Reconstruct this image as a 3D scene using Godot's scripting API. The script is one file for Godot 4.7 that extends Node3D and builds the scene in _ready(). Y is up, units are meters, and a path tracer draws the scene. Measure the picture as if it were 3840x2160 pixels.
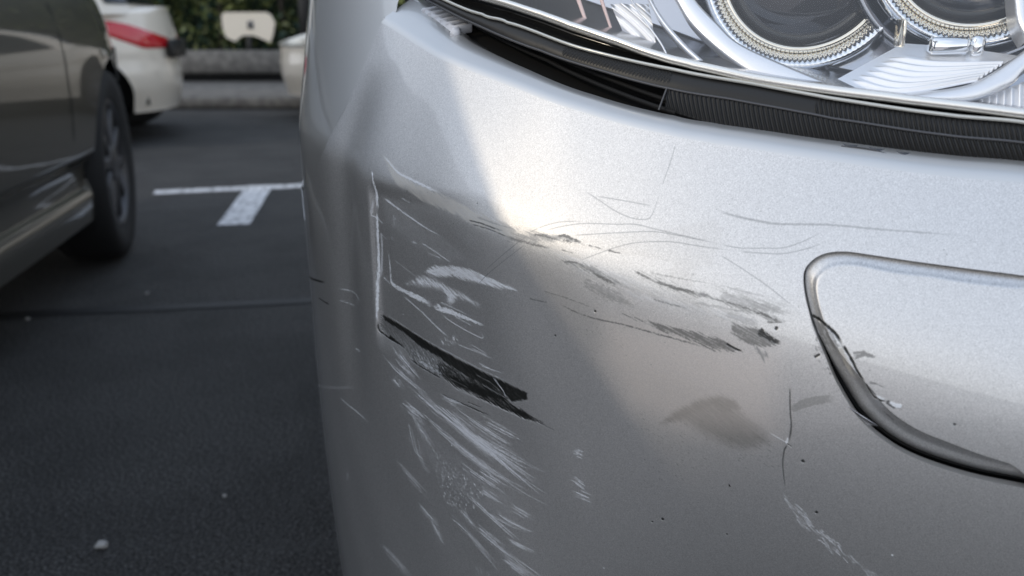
extends Node3D
# A close view of the scraped front corner of a silver car in a car park, a bronze-grey car beside it, white cars behind.

var rng := RandomNumberGenerator.new()
var mats := {}
var counts := {}

func _ready() -> void:
	rng.seed = 7
	var cam := Camera3D.new()
	cam.name = "camera"
	cam.near = 0.02
	cam.far = 400.0
	cam.fov = 36.45
	cam.position = Vector3(0, 0.76, 0)
	cam.rotation_degrees = Vector3(-16.8, 0, 0)
	var lens := CameraAttributesPhysical.new()
	lens.frustum_focal_length = 36.45
	lens.frustum_focus_distance = 0.57
	lens.frustum_near = 0.02
	lens.frustum_far = 400.0
	lens.exposure_aperture = 8.5
	cam.attributes = lens
	add_child(cam)
	cam.fov = 36.45
	var env := Environment.new()
	env.background_mode = Environment.BG_SKY
	var sky_mat := PanoramaSkyMaterial.new()
	sky_mat.panorama = hazy_sky()
	sky_mat.energy_multiplier = SKY_ENERGY
	var sky := Sky.new()
	sky.sky_material = sky_mat
	env.sky = sky
	env.tonemap_mode = Environment.TONE_MAPPER_LINEAR
	env.tonemap_exposure = EXPOSURE
	env.sdfgi_enabled = true
	env.ssao_enabled = true
	env.ssil_enabled = true
	var we := WorldEnvironment.new()
	we.name = "environment"
	we.environment = env
	add_child(we)
	var sun := DirectionalLight3D.new()
	sun.name = "sun"
	sun.light_energy = SUN_ENERGY
	sun.light_color = Color(1.0, 0.94, 0.84)
	sun.light_angular_distance = 0.5
	sun.shadow_enabled = true
	add_child(sun)
	sun.look_at_from_position(TO_SUN, Vector3.ZERO)
	make_materials()
	build_setting()
	build_grey_car()
	build_white_cars()
	build_silver_car()
	build_small_things()

const EXPOSURE := 0.325
const SUN_ENERGY := 0.6
const SKY_ENERGY := 4.9
const TO_SUN := Vector3(-0.804, 0.477, 0.355)

# a hazy sky: white towards the horizon, bluer overhead, a broad glow round the sun, thin broken cloud
func hazy_sky() -> ImageTexture:
	var w := 512
	var h := 256
	var im := Image.create(w, h, false, Image.FORMAT_RGBAF)
	var n := FastNoiseLite.new()
	n.seed = 4
	n.frequency = 1.2
	n.fractal_octaves = 4
	var to_sun := TO_SUN.normalized()
	for y in h:
		var lat := PI * (0.5 - (y + 0.5) / h)
		for x in w:
			var lon := TAU * ((x + 0.5) / w - 0.25)
			var d := Vector3(cos(lat) * cos(lon), sin(lat), cos(lat) * sin(lon))
			var up := maxf(d.y, 0.0)
			var t := pow(1.0 - up, 2.8)
			var c := Vector3(0.24, 0.33, 0.48).lerp(Vector3(0.92, 0.95, 0.98), t)
			var ang := rad_to_deg(acos(clampf(d.dot(to_sun), -1.0, 1.0)))
			c += Vector3(1.0, 0.96, 0.90) * (0.25 * exp(-ang / 22.0) + 0.42 * exp(-ang / 48.0))
			var q := Vector3(d.x, d.y * 2.2, d.z) * 1.3
			var v := smoothstep(-0.05, 0.4, n.get_noise_3dv(q)) * smoothstep(0.0, 0.1, up) * 0.25
			c = c.lerp(Vector3(0.92, 0.93, 0.95) * (0.75 + 0.8 * exp(-ang / 50.0)), v)
			if d.y < 0.0: c = Vector3(0.16, 0.155, 0.15)
			im.set_pixel(x, y, Color(c.x, c.y, c.z))
	return ImageTexture.create_from_image(im)

# ---------------------------------------------------------------- naming and building
func numbered(called: String) -> String:
	var k: int = counts.get(called, 0)
	counts[called] = k + 1
	return called if k == 0 else "%s_%03d" % [called, k]

func tag(o: Node, label: String, category: String, group := "", kind := "") -> Node:
	if label: o.set_meta("label", label)
	if category: o.set_meta("category", category)
	if group: o.set_meta("group", group)
	if kind: o.set_meta("kind", kind)
	return o

func thing(called: String, at := Vector3.ZERO, turn := 0.0) -> Node3D:
	var o := Node3D.new()
	o.name = numbered(called)
	o.position = at
	o.rotation.y = turn
	add_child(o)
	return o

func obj(called: String, mesh: Mesh, m: Material, parent: Node = null) -> MeshInstance3D:
	var o := MeshInstance3D.new()
	o.mesh = mesh
	o.material_override = m
	if parent == null:
		o.name = numbered(called)
		add_child(o)
	else:
		o.name = called
		var k := 0
		while parent.has_node(NodePath(String(o.name))):
			k += 1
			o.name = "%s_%03d" % [called, k]
		parent.add_child(o, true)
	return o

func joint(called: String, parent: Node, at := Vector3.ZERO) -> Node3D:
	var o := Node3D.new()
	o.name = called
	var k := 0
	while parent.has_node(NodePath(String(o.name))):
		k += 1
		o.name = "%s_%03d" % [called, k]
	o.position = at
	parent.add_child(o, true)
	return o

# rows of points -> one smooth sheet; away is a point behind its front
func sheet(rows: Array, away: Vector3, uv: Array = [], normals: Array = []) -> ArrayMesh:
	var nr := rows.size()
	var nc: int = rows[0].size()
	var v := PackedVector3Array()
	var t := PackedVector2Array()
	var n := PackedVector3Array()
	for r in nr:
		v.append_array(rows[r])
		if uv: t.append_array(uv[r])
		if normals: n.append_array(normals[r])
	if not normals:
		n.resize(nr * nc)
		for r in nr:
			for c in nc:
				var a: Vector3 = v[r * nc + mini(c + 1, nc - 1)] - v[r * nc + maxi(c - 1, 0)]
				var b: Vector3 = v[mini(r + 1, nr - 1) * nc + c] - v[maxi(r - 1, 0) * nc + c]
				var q := a.cross(b)
				n[r * nc + c] = q.normalized() if q.length() > 1e-14 else n[maxi(0, (r - 1)) * nc + c]
	var score := 0.0
	for k in range(0, v.size(), 3):
		score += (v[k] - away).normalized().dot(n[k])
	var turned := score < 0.0
	if turned:
		for k in n.size(): n[k] = -n[k]
	# which way do the triangles have to run so that the front agrees with the normals (clockwise)?
	var agree := 0.0
	for r in range(0, nr - 1):
		for c in range(0, nc - 1, 2):
			var p := v[r * nc + c]
			agree += (v[r * nc + c + 1] - p).cross(v[(r + 1) * nc + c] - p).dot(n[r * nc + c])
	var idx := PackedInt32Array()
	for r in nr - 1:
		for c in nc - 1:
			var a := r * nc + c
			var b := a + 1
			var d := a + nc
			var e := d + 1
			if agree < 0.0: idx.append_array([a, b, d, b, e, d])
			else: idx.append_array([a, d, b, b, d, e])
	return arrays(v, n, t, idx)

func arrays(v: PackedVector3Array, n: PackedVector3Array, t: PackedVector2Array, idx: PackedInt32Array) -> ArrayMesh:
	var a := []
	a.resize(Mesh.ARRAY_MAX)
	a[Mesh.ARRAY_VERTEX] = v
	a[Mesh.ARRAY_NORMAL] = n
	if t.size() == v.size(): a[Mesh.ARRAY_TEX_UV] = t
	a[Mesh.ARRAY_INDEX] = idx
	var m := ArrayMesh.new()
	m.add_surface_from_arrays(Mesh.PRIMITIVE_TRIANGLES, a)
	return m

func st_new() -> SurfaceTool:
	var st := SurfaceTool.new()
	st.begin(Mesh.PRIMITIVE_TRIANGLES)
	return st

func quad(st: SurfaceTool, a: Vector3, b: Vector3, c: Vector3, d: Vector3, outward: Vector3) -> void:
	if (b - a).cross(c - a).dot(outward) > 0.0:
		var k := b
		b = d
		d = k
	for p in [a, b, c, a, c, d]: st.add_vertex(p)

func flat(st: SurfaceTool) -> ArrayMesh:
	st.set_smooth_group(-1)
	st.generate_normals()
	return st.commit()

# a box with chamfered edges
func box(st: SurfaceTool, at: Vector3, size: Vector3, b := Basis(), ch := 0.0) -> void:
	var h := size * 0.5
	var c := minf(ch, minf(h.x, minf(h.y, h.z)) * 0.9)
	var ax := [b.x, b.y, b.z]
	for i in 3:
		for s in [-1.0, 1.0]:
			var j := (i + 1) % 3
			var k := (i + 2) % 3
			var n: Vector3 = ax[i] * s
			var o := at + n * h[i]
			var u: Vector3 = ax[j] * (h[j] - c)
			var w: Vector3 = ax[k] * (h[k] - c)
			quad(st, o - u - w, o + u - w, o + u + w, o - u + w, n)
			if c > 0.0:
				for s2 in [-1.0, 1.0]:
					var e: Vector3 = ax[j] * s2
					var p := at + n * h[i] + e * (h[j] - c)
					var q := at + n * (h[i] - c) + e * h[j]
					if s2 > 0.0 or true:
						quad(st, p - w, p + w, q + w, q - w, n + e)
	if c > 0.0:
		for sx in [-1.0, 1.0]:
			for sy in [-1.0, 1.0]:
				for sz in [-1.0, 1.0]:
					var o2 := at
					var p0: Vector3 = o2 + b.x * sx * h.x + b.y * sy * (h.y - c) + b.z * sz * (h.z - c)
					var p1: Vector3 = o2 + b.x * sx * (h.x - c) + b.y * sy * h.y + b.z * sz * (h.z - c)
					var p2: Vector3 = o2 + b.x * sx * (h.x - c) + b.y * sy * (h.y - c) + b.z * sz * h.z
					if (p1 - p0).cross(p2 - p0).dot(b.x * sx + b.y * sy + b.z * sz) > 0.0:
						st.add_vertex(p0); st.add_vertex(p2); st.add_vertex(p1)
					else:
						st.add_vertex(p0); st.add_vertex(p1); st.add_vertex(p2)

func tube(path: PackedVector3Array, r: float, sides := 8) -> ArrayMesh:
	var rows := []
	var nn := []
	for i in path.size():
		var d := (path[mini(i + 1, path.size() - 1)] - path[maxi(i - 1, 0)]).normalized()
		var s := d.cross(Vector3.UP).normalized()
		var u := s.cross(d)
		var row := PackedVector3Array()
		var nr := PackedVector3Array()
		for k in sides + 1:
			var a := TAU * k / sides
			var o := s * cos(a) + u * sin(a)
			row.append(path[i] + o * r)
			nr.append(o)
		rows.append(row)
		nn.append(nr)
	return sheet_keep(rows, nn)

func sheet_keep(rows: Array, normals: Array) -> ArrayMesh:
	var nr := rows.size()
	var nc: int = rows[0].size()
	var v := PackedVector3Array()
	var n := PackedVector3Array()
	for r in nr:
		v.append_array(rows[r])
		n.append_array(normals[r])
	var idx := PackedInt32Array()
	for r in nr - 1:
		for c in nc - 1:
			var a := r * nc + c
			var e := a + nc
			var g := (v[a + 1] - v[a]).cross(v[e] - v[a]).dot(n[a] + n[e + 1])
			if g < 0.0: idx.append_array([a, a + 1, e, a + 1, e + 1, e])
			else: idx.append_array([a, e, a + 1, a + 1, e, e + 1])
	return arrays(v, n, PackedVector2Array(), idx)

# profile of (radius, height along axis) turned round an axis; ribs > 0 corrugates rows whose flag is set
func lathe(profile: Array, centre: Vector3, axis: Vector3, segs: int, ribs := 0, depth := 0.0, ribbed: Array = []) -> ArrayMesh:
	var z := axis.normalized()
	var x := Vector3.UP.cross(z).normalized() if absf(z.y) < 0.95 else Vector3.RIGHT
	var y := z.cross(x)
	var rows := []
	for k in profile.size():
		var row := PackedVector3Array()
		for s in segs + 1:
			var a := TAU * s / segs
			var d: float = 0.0
			if ribs > 0 and k < ribbed.size() and ribbed[k] > 0:
				d = depth * ribbed[k] * (0.5 + 0.5 * sin(a * ribs))
			row.append(centre + (x * cos(a) + y * sin(a)) * (profile[k][0] + d) + z * (profile[k][1] + d * 0.5))
		rows.append(row)
	var nr := rows.size()
	var nn := []
	for r in nr:
		var nrow := PackedVector3Array()
		for c in segs + 1:
			var a: Vector3 = rows[r][(c + 1) % segs] - rows[r][(c - 1 + segs) % segs]
			var b: Vector3 = rows[mini(r + 1, nr - 1)][c] - rows[maxi(r - 1, 0)][c]
			var q := a.cross(b)
			if q.length() < 1e-12: q = z
			nrow.append(q.normalized())
		nn.append(nrow)
	return sheet_keep(rows, nn)

func mm(list: Array) -> PackedVector3Array:
	var out := PackedVector3Array()
	for i in range(0, list.size(), 3): out.append(Vector3(list[i], list[i + 1], list[i + 2]) * 0.001)
	return out

# smooth resampling of a polyline
func flow(p: PackedVector3Array, n: int) -> PackedVector3Array:
	var out := PackedVector3Array()
	var last := p.size() - 1
	for k in n:
		var f := float(k) / (n - 1) * last
		var i := mini(int(f), last - 1)
		var t := f - i
		out.append(p[i].cubic_interpolate(p[i + 1], p[maxi(i - 1, 0)], p[mini(i + 2, last)], t))
	return out

func ribbon(a: PackedVector3Array, b: PackedVector3Array, n: int, bulge: float, skirt: float, back: Vector3) -> ArrayMesh:
	var p := flow(a, n)
	var q := flow(b, n)
	var rows := []
	for f in [-1.0, 0.0, 0.12, 0.3, 0.5, 0.7, 0.88, 1.0, 2.0]:
		var row := PackedVector3Array()
		for i in n:
			var g := clampf(f, 0.0, 1.0)
			var o := p[i].lerp(q[i], g) - back * bulge * 4.0 * g * (1.0 - g)
			if f < 0.0 or f > 1.0: o += back * skirt
			row.append(o)
		rows.append(row)
	return sheet(rows, p[n / 2].lerp(q[n / 2], 0.5) + back * 0.5)

# ---------------------------------------------------------------- materials
func mat(called: String, c: Color, rough: float, metal := 0.0, coat := 0.0) -> StandardMaterial3D:
	var m := StandardMaterial3D.new()
	m.resource_name = called
	m.albedo_color = c.linear_to_srgb()
	m.roughness = rough
	m.metallic = metal
	if coat > 0.0:
		m.clearcoat_enabled = true
		m.clearcoat = coat
		m.clearcoat_roughness = 0.03
	mats[called] = m
	return m

func grey(v: float) -> Color:
	return Color(v, v, v)

func noise_tex(freq: float, size: int, a: Color, b: Color, lo := 0.3, hi := 0.7, oct := 4, s := 1) -> NoiseTexture2D:
	var n := FastNoiseLite.new()
	n.seed = s
	n.frequency = freq
	n.fractal_octaves = oct
	var g := Gradient.new()
	g.set_color(0, a.linear_to_srgb())
	g.set_color(1, b.linear_to_srgb())
	g.set_offset(0, lo)
	g.set_offset(1, hi)
	var t := NoiseTexture2D.new()
	t.noise = n
	t.width = size
	t.height = size
	t.seamless = true
	t.color_ramp = g
	return t

func make_materials() -> void:
	mat("silver", Color(0.695, 0.685, 0.668), 0.47, 0.82, 1.0)
	mat("bronze", Color(0.085, 0.077, 0.058), 0.45, 0.35, 1.0)
	mat("white_paint", Color(0.84, 0.75, 0.62), 0.4, 0.0, 1.0)
	mat("glass_dark", Color(0.012, 0.014, 0.016), 0.04, 0.0, 0.0)
	mat("tyre", grey(0.016), 0.75)
	mat("deep_green", Color(0.012, 0.022, 0.010), 0.9)
	mat("rim", Color(0.10, 0.10, 0.105), 0.45, 0.6)
	mat("black", grey(0.012), 0.45)
	mat("black_gloss", grey(0.010), 0.16)
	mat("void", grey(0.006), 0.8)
	mat("chrome", Color(0.90, 0.91, 0.92), 0.07, 1.0)
	mat("satin", Color(0.92, 0.92, 0.93), 0.33, 0.75)
	mat("grit", Color(0.38, 0.37, 0.35), 0.8)
	mat("pearl", Color(0.92, 0.89, 0.83), 0.25, 0.7)
	mat("plate", Color(0.50, 0.51, 0.54), 0.18, 1.0)
	mat("skirt", grey(0.024), 0.35).metallic_specular = 0.4
	mat("render", Color(0.60, 0.57, 0.53), 0.8)
	mat("dark_chrome", Color(0.30, 0.31, 0.34), 0.14, 1.0)
	mat("warm_chrome", Color(0.92, 0.84, 0.70), 0.15, 1.0)
	mat("clear_rim", Color(0.62, 0.62, 0.58), 0.2, 0.3)
	mat("red_lens", Color(0.62, 0.016, 0.024), 0.08, 0.0, 1.0)
	mat("white_plastic", Color(0.74, 0.74, 0.77), 0.45)
	mat("amber", Color(0.78, 0.56, 0.50), 0.35, 0.3)
	mat("lamp_glass", Color(0.030, 0.030, 0.034), 0.05, 0.0, 0.6)
	mat("paint_line", Color(0.72, 0.72, 0.73), 0.7)
	mat("dirt", Color(0.16, 0.125, 0.10), 0.7)
	var clear := mat("clear", Color(1, 1, 1), 0.02)
	clear.albedo_color = Color(1, 1, 1, 0.03)
	clear.transparency = BaseMaterial3D.TRANSPARENCY_ALPHA
	mats.paint_line.albedo_texture = noise_tex(0.05, 256, Color(0.22, 0.22, 0.22), Color(1.0, 1.0, 1.0), 0.26, 0.44, 5, 9)
	mats.paint_line.uv1_triplanar = true
	mats.paint_line.uv1_world_triplanar = true
	mats.paint_line.uv1_scale = Vector3.ONE * 2.0
	var asphalt := mat("asphalt", Color(1, 1, 1), 0.74)
	asphalt.albedo_texture = noise_tex(0.11, 1024, Color(0.018, 0.0175, 0.017), Color(0.165, 0.160, 0.153), 0.34, 0.80, 4, 3)
	asphalt.detail_enabled = true
	asphalt.detail_blend_mode = BaseMaterial3D.BLEND_MODE_MUL
	asphalt.detail_albedo = noise_tex(0.004, 512, grey(0.74), grey(1.0), 0.3, 0.7, 5, 5)
	asphalt.uv1_triplanar = true
	asphalt.uv1_world_triplanar = true
	asphalt.uv1_scale = Vector3.ONE * 1.25
	asphalt.heightmap_enabled = true
	asphalt.heightmap_texture = noise_tex(0.2, 512, grey(0), grey(1), 0.2, 0.8, 3, 6)
	asphalt.heightmap_scale = 0.9
	var concrete := mat("concrete", Color(1, 1, 1), 0.85)
	concrete.albedo_texture = noise_tex(0.02, 512, Color(0.10, 0.095, 0.088), Color(0.19, 0.18, 0.165), 0.25, 0.75, 5, 8)
	concrete.uv1_triplanar = true
	concrete.uv1_world_triplanar = true
	concrete.uv1_scale = Vector3.ONE * 0.8
	var bounce_paving := mat("bounce_paving", Color(1, 1, 1), 0.85)
	bounce_paving.albedo_texture = noise_tex(0.03, 512, Color(0.60, 0.50, 0.44), Color(0.74, 0.62, 0.55), 0.25, 0.75, 5, 12)
	bounce_paving.uv1_triplanar = true
	bounce_paving.uv1_world_triplanar = true
	bounce_paving.uv1_scale = Vector3.ONE * 0.7
	var leaf := mat("leaf", Color(0.07, 0.10, 0.03), 0.5)
	leaf.vertex_color_use_as_albedo = true
	leaf.albedo_color = Color.WHITE
	leaf.backlight_enabled = true
	leaf.backlight = Color(0.25, 0.35, 0.1)
	mat("bark", Color(0.05, 0.04, 0.03), 0.9)

# ---------------------------------------------------------------- the setting
func slab(called: String, a: Vector3, b: Vector3, m: Material, ch := 0.0) -> MeshInstance3D:
	var st := st_new()
	box(st, (a + b) * 0.5, (b - a).abs(), Basis(), ch)
	var o := obj(called, flat(st), m)
	o.set_meta("kind", "structure")
	return o

func strip(a: Vector2, b: Vector2, w: float, y: float) -> ArrayMesh:
	var d := (b - a).normalized()
	var s := Vector2(-d.y, d.x) * w * 0.5
	var st := st_new()
	quad(st, Vector3(a.x - s.x, y, a.y - s.y), Vector3(b.x - s.x, y, b.y - s.y), Vector3(b.x + s.x, y, b.y + s.y), Vector3(a.x + s.x, y, a.y + s.y), Vector3.UP)
	return flat(st)

func build_setting() -> void:
	var st := st_new()
	quad(st, Vector3(-120, 0, -120), Vector3(120, 0, -120), Vector3(120, 0, 120), Vector3(-120, 0, 120), Vector3.UP)
	obj("ground", flat(st), mats.asphalt).set_meta("kind", "structure")
	var cross := obj("parking_marking", strip(Vector2(-1.68, -4.06), Vector2(0.9, -4.75), 0.10, 0.004), mats.paint_line)
	tag(cross, "", "", "", "structure")
	var stem := obj("parking_marking", strip(Vector2(-1.232, -4.24), Vector2(-1.095, -3.364), 0.125, 0.0045), mats.paint_line)
	tag(stem, "", "", "", "structure")
	var tar := mat("tar", grey(0.018), 0.6)
	obj("tar_joint", strip(Vector2(-3.0, -1.98), Vector2(1.2, -2.69), 0.05, 0.003), tar).set_meta("kind", "structure")
	slab("kerb", Vector3(-30, 0, -8.45), Vector3(30, 0.12, -8.25), mats.concrete, 0.02)
	slab("pavement", Vector3(-30, 0, -10.6), Vector3(30, 0.112, -8.452), mats.concrete)
	slab("bounce_pavement", Vector3(-30, 0, 0.36), Vector3(-0.32, 0.06, 9.0), mats.bounce_paving, 0.02)  # unseen, added and coloured pale to reflect warmly in the lower bumper
	# low wall; the shade beneath it is put into its near-black foot
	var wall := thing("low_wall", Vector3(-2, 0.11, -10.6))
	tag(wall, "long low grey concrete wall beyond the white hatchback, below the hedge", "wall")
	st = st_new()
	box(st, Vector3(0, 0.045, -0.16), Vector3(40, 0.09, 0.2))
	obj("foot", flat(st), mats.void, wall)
	for k in 14:
		st = st_new()
		box(st, Vector3(-19.5 + k * 3.0, 0.22, -0.12), Vector3(2.985, 0.26, 0.3), Basis(), 0.015)
		obj("wall_block", flat(st), mats.concrete, wall)
	# added, out of view: a deep beam on two posts that shades the lower bumper
	var blocker := thing("shade_beam", Vector3(-4.5, 0, 1.38))
	tag(blocker, "added unseen pale beam on two posts that shades the lower bumper", "shade_helper")
	st = st_new()
	box(st, Vector3(0.0, 2.66, 0.08), Vector3(6.2, 0.68, 0.16), Basis(), 0.01)
	obj("beam", flat(st), mats.render, blocker)
	for x in [-2.9, 2.9]:
		st = st_new()
		box(st, Vector3(x, 1.19, 0.10), Vector3(0.12, 2.37, 0.12), Basis(), 0.01)
		obj("post", flat(st), mats.rim, blocker)
	hedge()
	sign_board()
	for spec in [[-6.6, 0.05, 1.1, "dark slim post standing just right of the white hatchback"], [-2.55, 0.05, 1.0, "dark slim post to the right of the white signboard"]]:
		var post := thing("fence_post", Vector3(spec[0] * 1.0, 0.5, -11.3))
		tag(post, spec[3], "post", "dark posts along the hedge")
		st = st_new()
		box(st, Vector3(0, 0.75, 0), Vector3(0.14, 1.9, 0.12), Basis(), 0.01)
		obj("shaft", flat(st), mats.black, post)
		st = st_new()
		box(st, Vector3(0, 1.72, 0), Vector3(0.18, 0.05, 0.16), Basis(), 0.01)
		obj("cap", flat(st), mats.black, post)
	for spec in [[-7.5, -16.0, 5.0, 2.2, "broad green tree behind the hedge, left of the signboard"], [-1.5, -17.0, 5.5, 2.6, "tall olive green tree behind the hedge, right of the signboard"], [-14.0, -18.0, 6.5, 2.8, "dark green tree far behind the white hatchback"], [5.0, -17.0, 6.0, 2.6, "green tree beyond the hedge, behind the silver car"]]:
		tree(Vector3(spec[0], 0, spec[1]), spec[2], spec[3], spec[4])

func leaf_mesh(s: float) -> ArrayMesh:
	var st := st_new()
	var p := [Vector3(0, 0, -s), Vector3(s * 0.45, s * 0.12, -s * 0.1), Vector3(0, 0, s), Vector3(-s * 0.45, s * 0.12, -s * 0.1)]
	for t in [[0, 1, 2], [0, 2, 3]]:
		for k in t: st.add_vertex(p[k])
	return flat(st)

func leaves(called: String, parent: Node, n: int, size: float, place: Callable, tones: Array) -> void:
	var mmi := MultiMeshInstance3D.new()
	var m := MultiMesh.new()
	m.transform_format = MultiMesh.TRANSFORM_3D
	m.use_colors = true
	m.mesh = leaf_mesh(size)
	m.instance_count = n
	for i in n:
		var at: Vector3 = place.call()
		var b := Basis.from_euler(Vector3(rng.randf_range(-1.2, 1.2), rng.randf() * TAU, rng.randf_range(-1, 1))).scaled(Vector3.ONE * rng.randf_range(0.6, 1.4))
		m.set_instance_transform(i, Transform3D(b, at))
		var c: Color = tones[rng.randi() % tones.size()]
		m.set_instance_color(i, c * rng.randf_range(0.7, 1.3))
	mmi.multimesh = m
	mmi.material_override = mats.leaf
	mmi.name = called
	mmi.set_meta("kind", "stuff")
	parent.add_child(mmi, true)

func hedge() -> void:
	var o := thing("hedge", Vector3(-3, 0.4, -12.4))
	tag(o, "dense green hedge behind the low concrete wall", "hedge")
	var st := st_new()
	for k in 26:
		var x := -13.0 + k
		var path := PackedVector3Array([Vector3(x, -0.4, 0), Vector3(x + rng.randf_range(-0.1, 0.1), 0.6, 0.1), Vector3(x + rng.randf_range(-0.3, 0.3), 1.6, 0)])
		st.append_from(tube(path, 0.03, 5), 0, Transform3D())
	obj("stems", st.commit(), mats.bark, o)
	var tones := [Color(0.03, 0.06, 0.03), Color(0.05, 0.085, 0.03), Color(0.10, 0.12, 0.03), Color(0.02, 0.05, 0.035), Color(0.14, 0.16, 0.05), Color(0.22, 0.24, 0.07), Color(0.28, 0.30, 0.14)]  # the palest tones put sunlight on some leaves into their colour
	var core := []
	for r in 15:
		var row := PackedVector3Array()
		for k in 181:
			row.append(Vector3(-13.0 + 26.0 * k / 180.0, -0.4 + 3.9 * r / 14.0 + rng.randf_range(-0.12, 0.12), rng.randf_range(-0.18, 0.18) - 0.2 - 0.02 * r))
		core.append(row)
	obj("inner_growth", sheet(core, Vector3(0, 1.1, -9.0)), mats.deep_green, o)
	var centres := []
	for k in 420: centres.append(Vector3(rng.randf_range(-13, 13), rng.randf_range(-0.1, 3.3), rng.randf_range(-0.5, 0.5)))
	leaves("foliage", o, 60000, 0.05, func():
		var c: Vector3 = centres[rng.randi() % centres.size()]
		return c + Vector3(rng.randfn(0, 0.3), rng.randfn(0, 0.25), rng.randfn(0, 0.2)), tones)

func tree(at: Vector3, h: float, r: float, label: String) -> void:
	var o := thing("tree", at)
	tag(o, label, "tree", "trees behind the hedge")
	var st := st_new()
	var rows := []
	for k in 9:
		var f := k / 8.0
		var row := PackedVector3Array()
		for s in 11:
			var a := TAU * s / 10
			row.append(Vector3(cos(a), 0, sin(a)) * (0.16 * (1.0 - 0.7 * f) + 0.08 * pow(1.0 - f, 6)) + Vector3(0.12 * sin(f * 4.0), f * h * 0.75, 0.1 * sin(f * 3.0)))
		rows.append(row)
	obj("trunk", sheet(rows, Vector3(0, h * 0.4, 0)), mats.bark, o)
	for k in 7:
		var a := rng.randf() * TAU
		var d := Vector3(cos(a), 0.8, sin(a))
		st.append_from(tube(PackedVector3Array([Vector3(0, h * 0.35, 0), Vector3(0, h * 0.45, 0) + d * r * 0.4, Vector3(0, h * 0.5, 0) + d * r * 0.8]), 0.04, 5), 0, Transform3D())
	obj("limbs", st.commit(), mats.bark, o)
	var cs := []
	for k in 34: cs.append(Vector3(rng.randfn(0, r * 0.45), h * 0.68 + rng.randfn(0, r * 0.4), rng.randfn(0, r * 0.45)))
	leaves("crown", o, 9000, 0.13, func():
		var c: Vector3 = cs[rng.randi() % cs.size()]
		return c + Vector3(rng.randfn(0, 1), rng.randfn(0, 0.8), rng.randfn(0, 1)) * r * 0.2, [Color(0.04, 0.07, 0.02), Color(0.07, 0.10, 0.025), Color(0.12, 0.13, 0.03)])

func sign_board() -> void:
	var o := thing("signboard", Vector3(-3.10, 0.53, -10.75))
	tag(o, "white signboard with a notched lower edge above the low wall", "sign")
	var shape := PackedVector2Array([Vector2(-0.31, 0.33), Vector2(-0.27, 0.36), Vector2(0.22, 0.36), Vector2(0.27, 0.33), Vector2(0.31, 0.24), Vector2(0.28, 0.12), Vector2(0.24, 0.02), Vector2(0.15, 0.06), Vector2(0.05, 0.10), Vector2(-0.08, 0.10), Vector2(-0.18, 0.03), Vector2(-0.28, 0.08), Vector2(-0.31, 0.2)])
	var c := CSGPolygon3D.new()
	c.name = "board"
	c.polygon = shape
	c.depth = 0.03
	c.material = mats.white_paint
	o.add_child(c)
	var st := st_new()
	box(st, Vector3(0.02, 0.22, 0.006), Vector3(0.07, 0.09, 0.02), Basis(), 0.01)
	obj("plaque", flat(st), mats.rim, o)
	st = st_new()
	box(st, Vector3(-0.02, 0.05, -0.05), Vector3(0.07, 0.5, 0.05), Basis(), 0.01)
	obj("post", flat(st), mats.black, o)

# ---------------------------------------------------------------- cars
func tab(list: Array, x: float) -> float:
	for k in range(1, list.size()):
		if x <= list[k][0]:
			var a: Array = list[k - 1]
			var b: Array = list[k]
			var t := clampf((x - a[0]) / (b[0] - a[0]), 0.0, 1.0)
			return lerpf(a[1], b[1], t)
	return list[-1][1]

# local axes: front towards -z, right side +x. The shell is one side sheet all round, its top, a cabin with panes, wheels and lamps.
func shell_w(p: Dictionary, z: float) -> float:
	var s := clampf(absf(z) / (p.L * 0.5), 0.0, 1.0)
	return p.W * pow(maxf(0.0, 1.0 - pow(s, p.get("pp", 7.0))), 1.0 / p.get("qq", 2.2))

func shell_point(p: Dictionary, z: float, side: float, y: float) -> Vector3:
	var w := shell_w(p, z)
	var off := tab(p.prof, y)
	var k: float = z / (p.L * 0.5)
	return Vector3(side * maxf(0.0, w + off * clampf(w / p.W * 1.5, 0.0, 1.0)), y, z * (1.0 + off / p.L * 1.6 * absf(k)))

func shell_bottom(p: Dictionary, z: float) -> float:
	var y: float = p.sill
	for a in [p.axle_f, p.axle_r]:
		var d: float = absf(z - a)
		if d < p.arch: y = maxf(y, p.wheel_r + sqrt(p.arch * p.arch - d * d) * 0.98)
	return y

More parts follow.
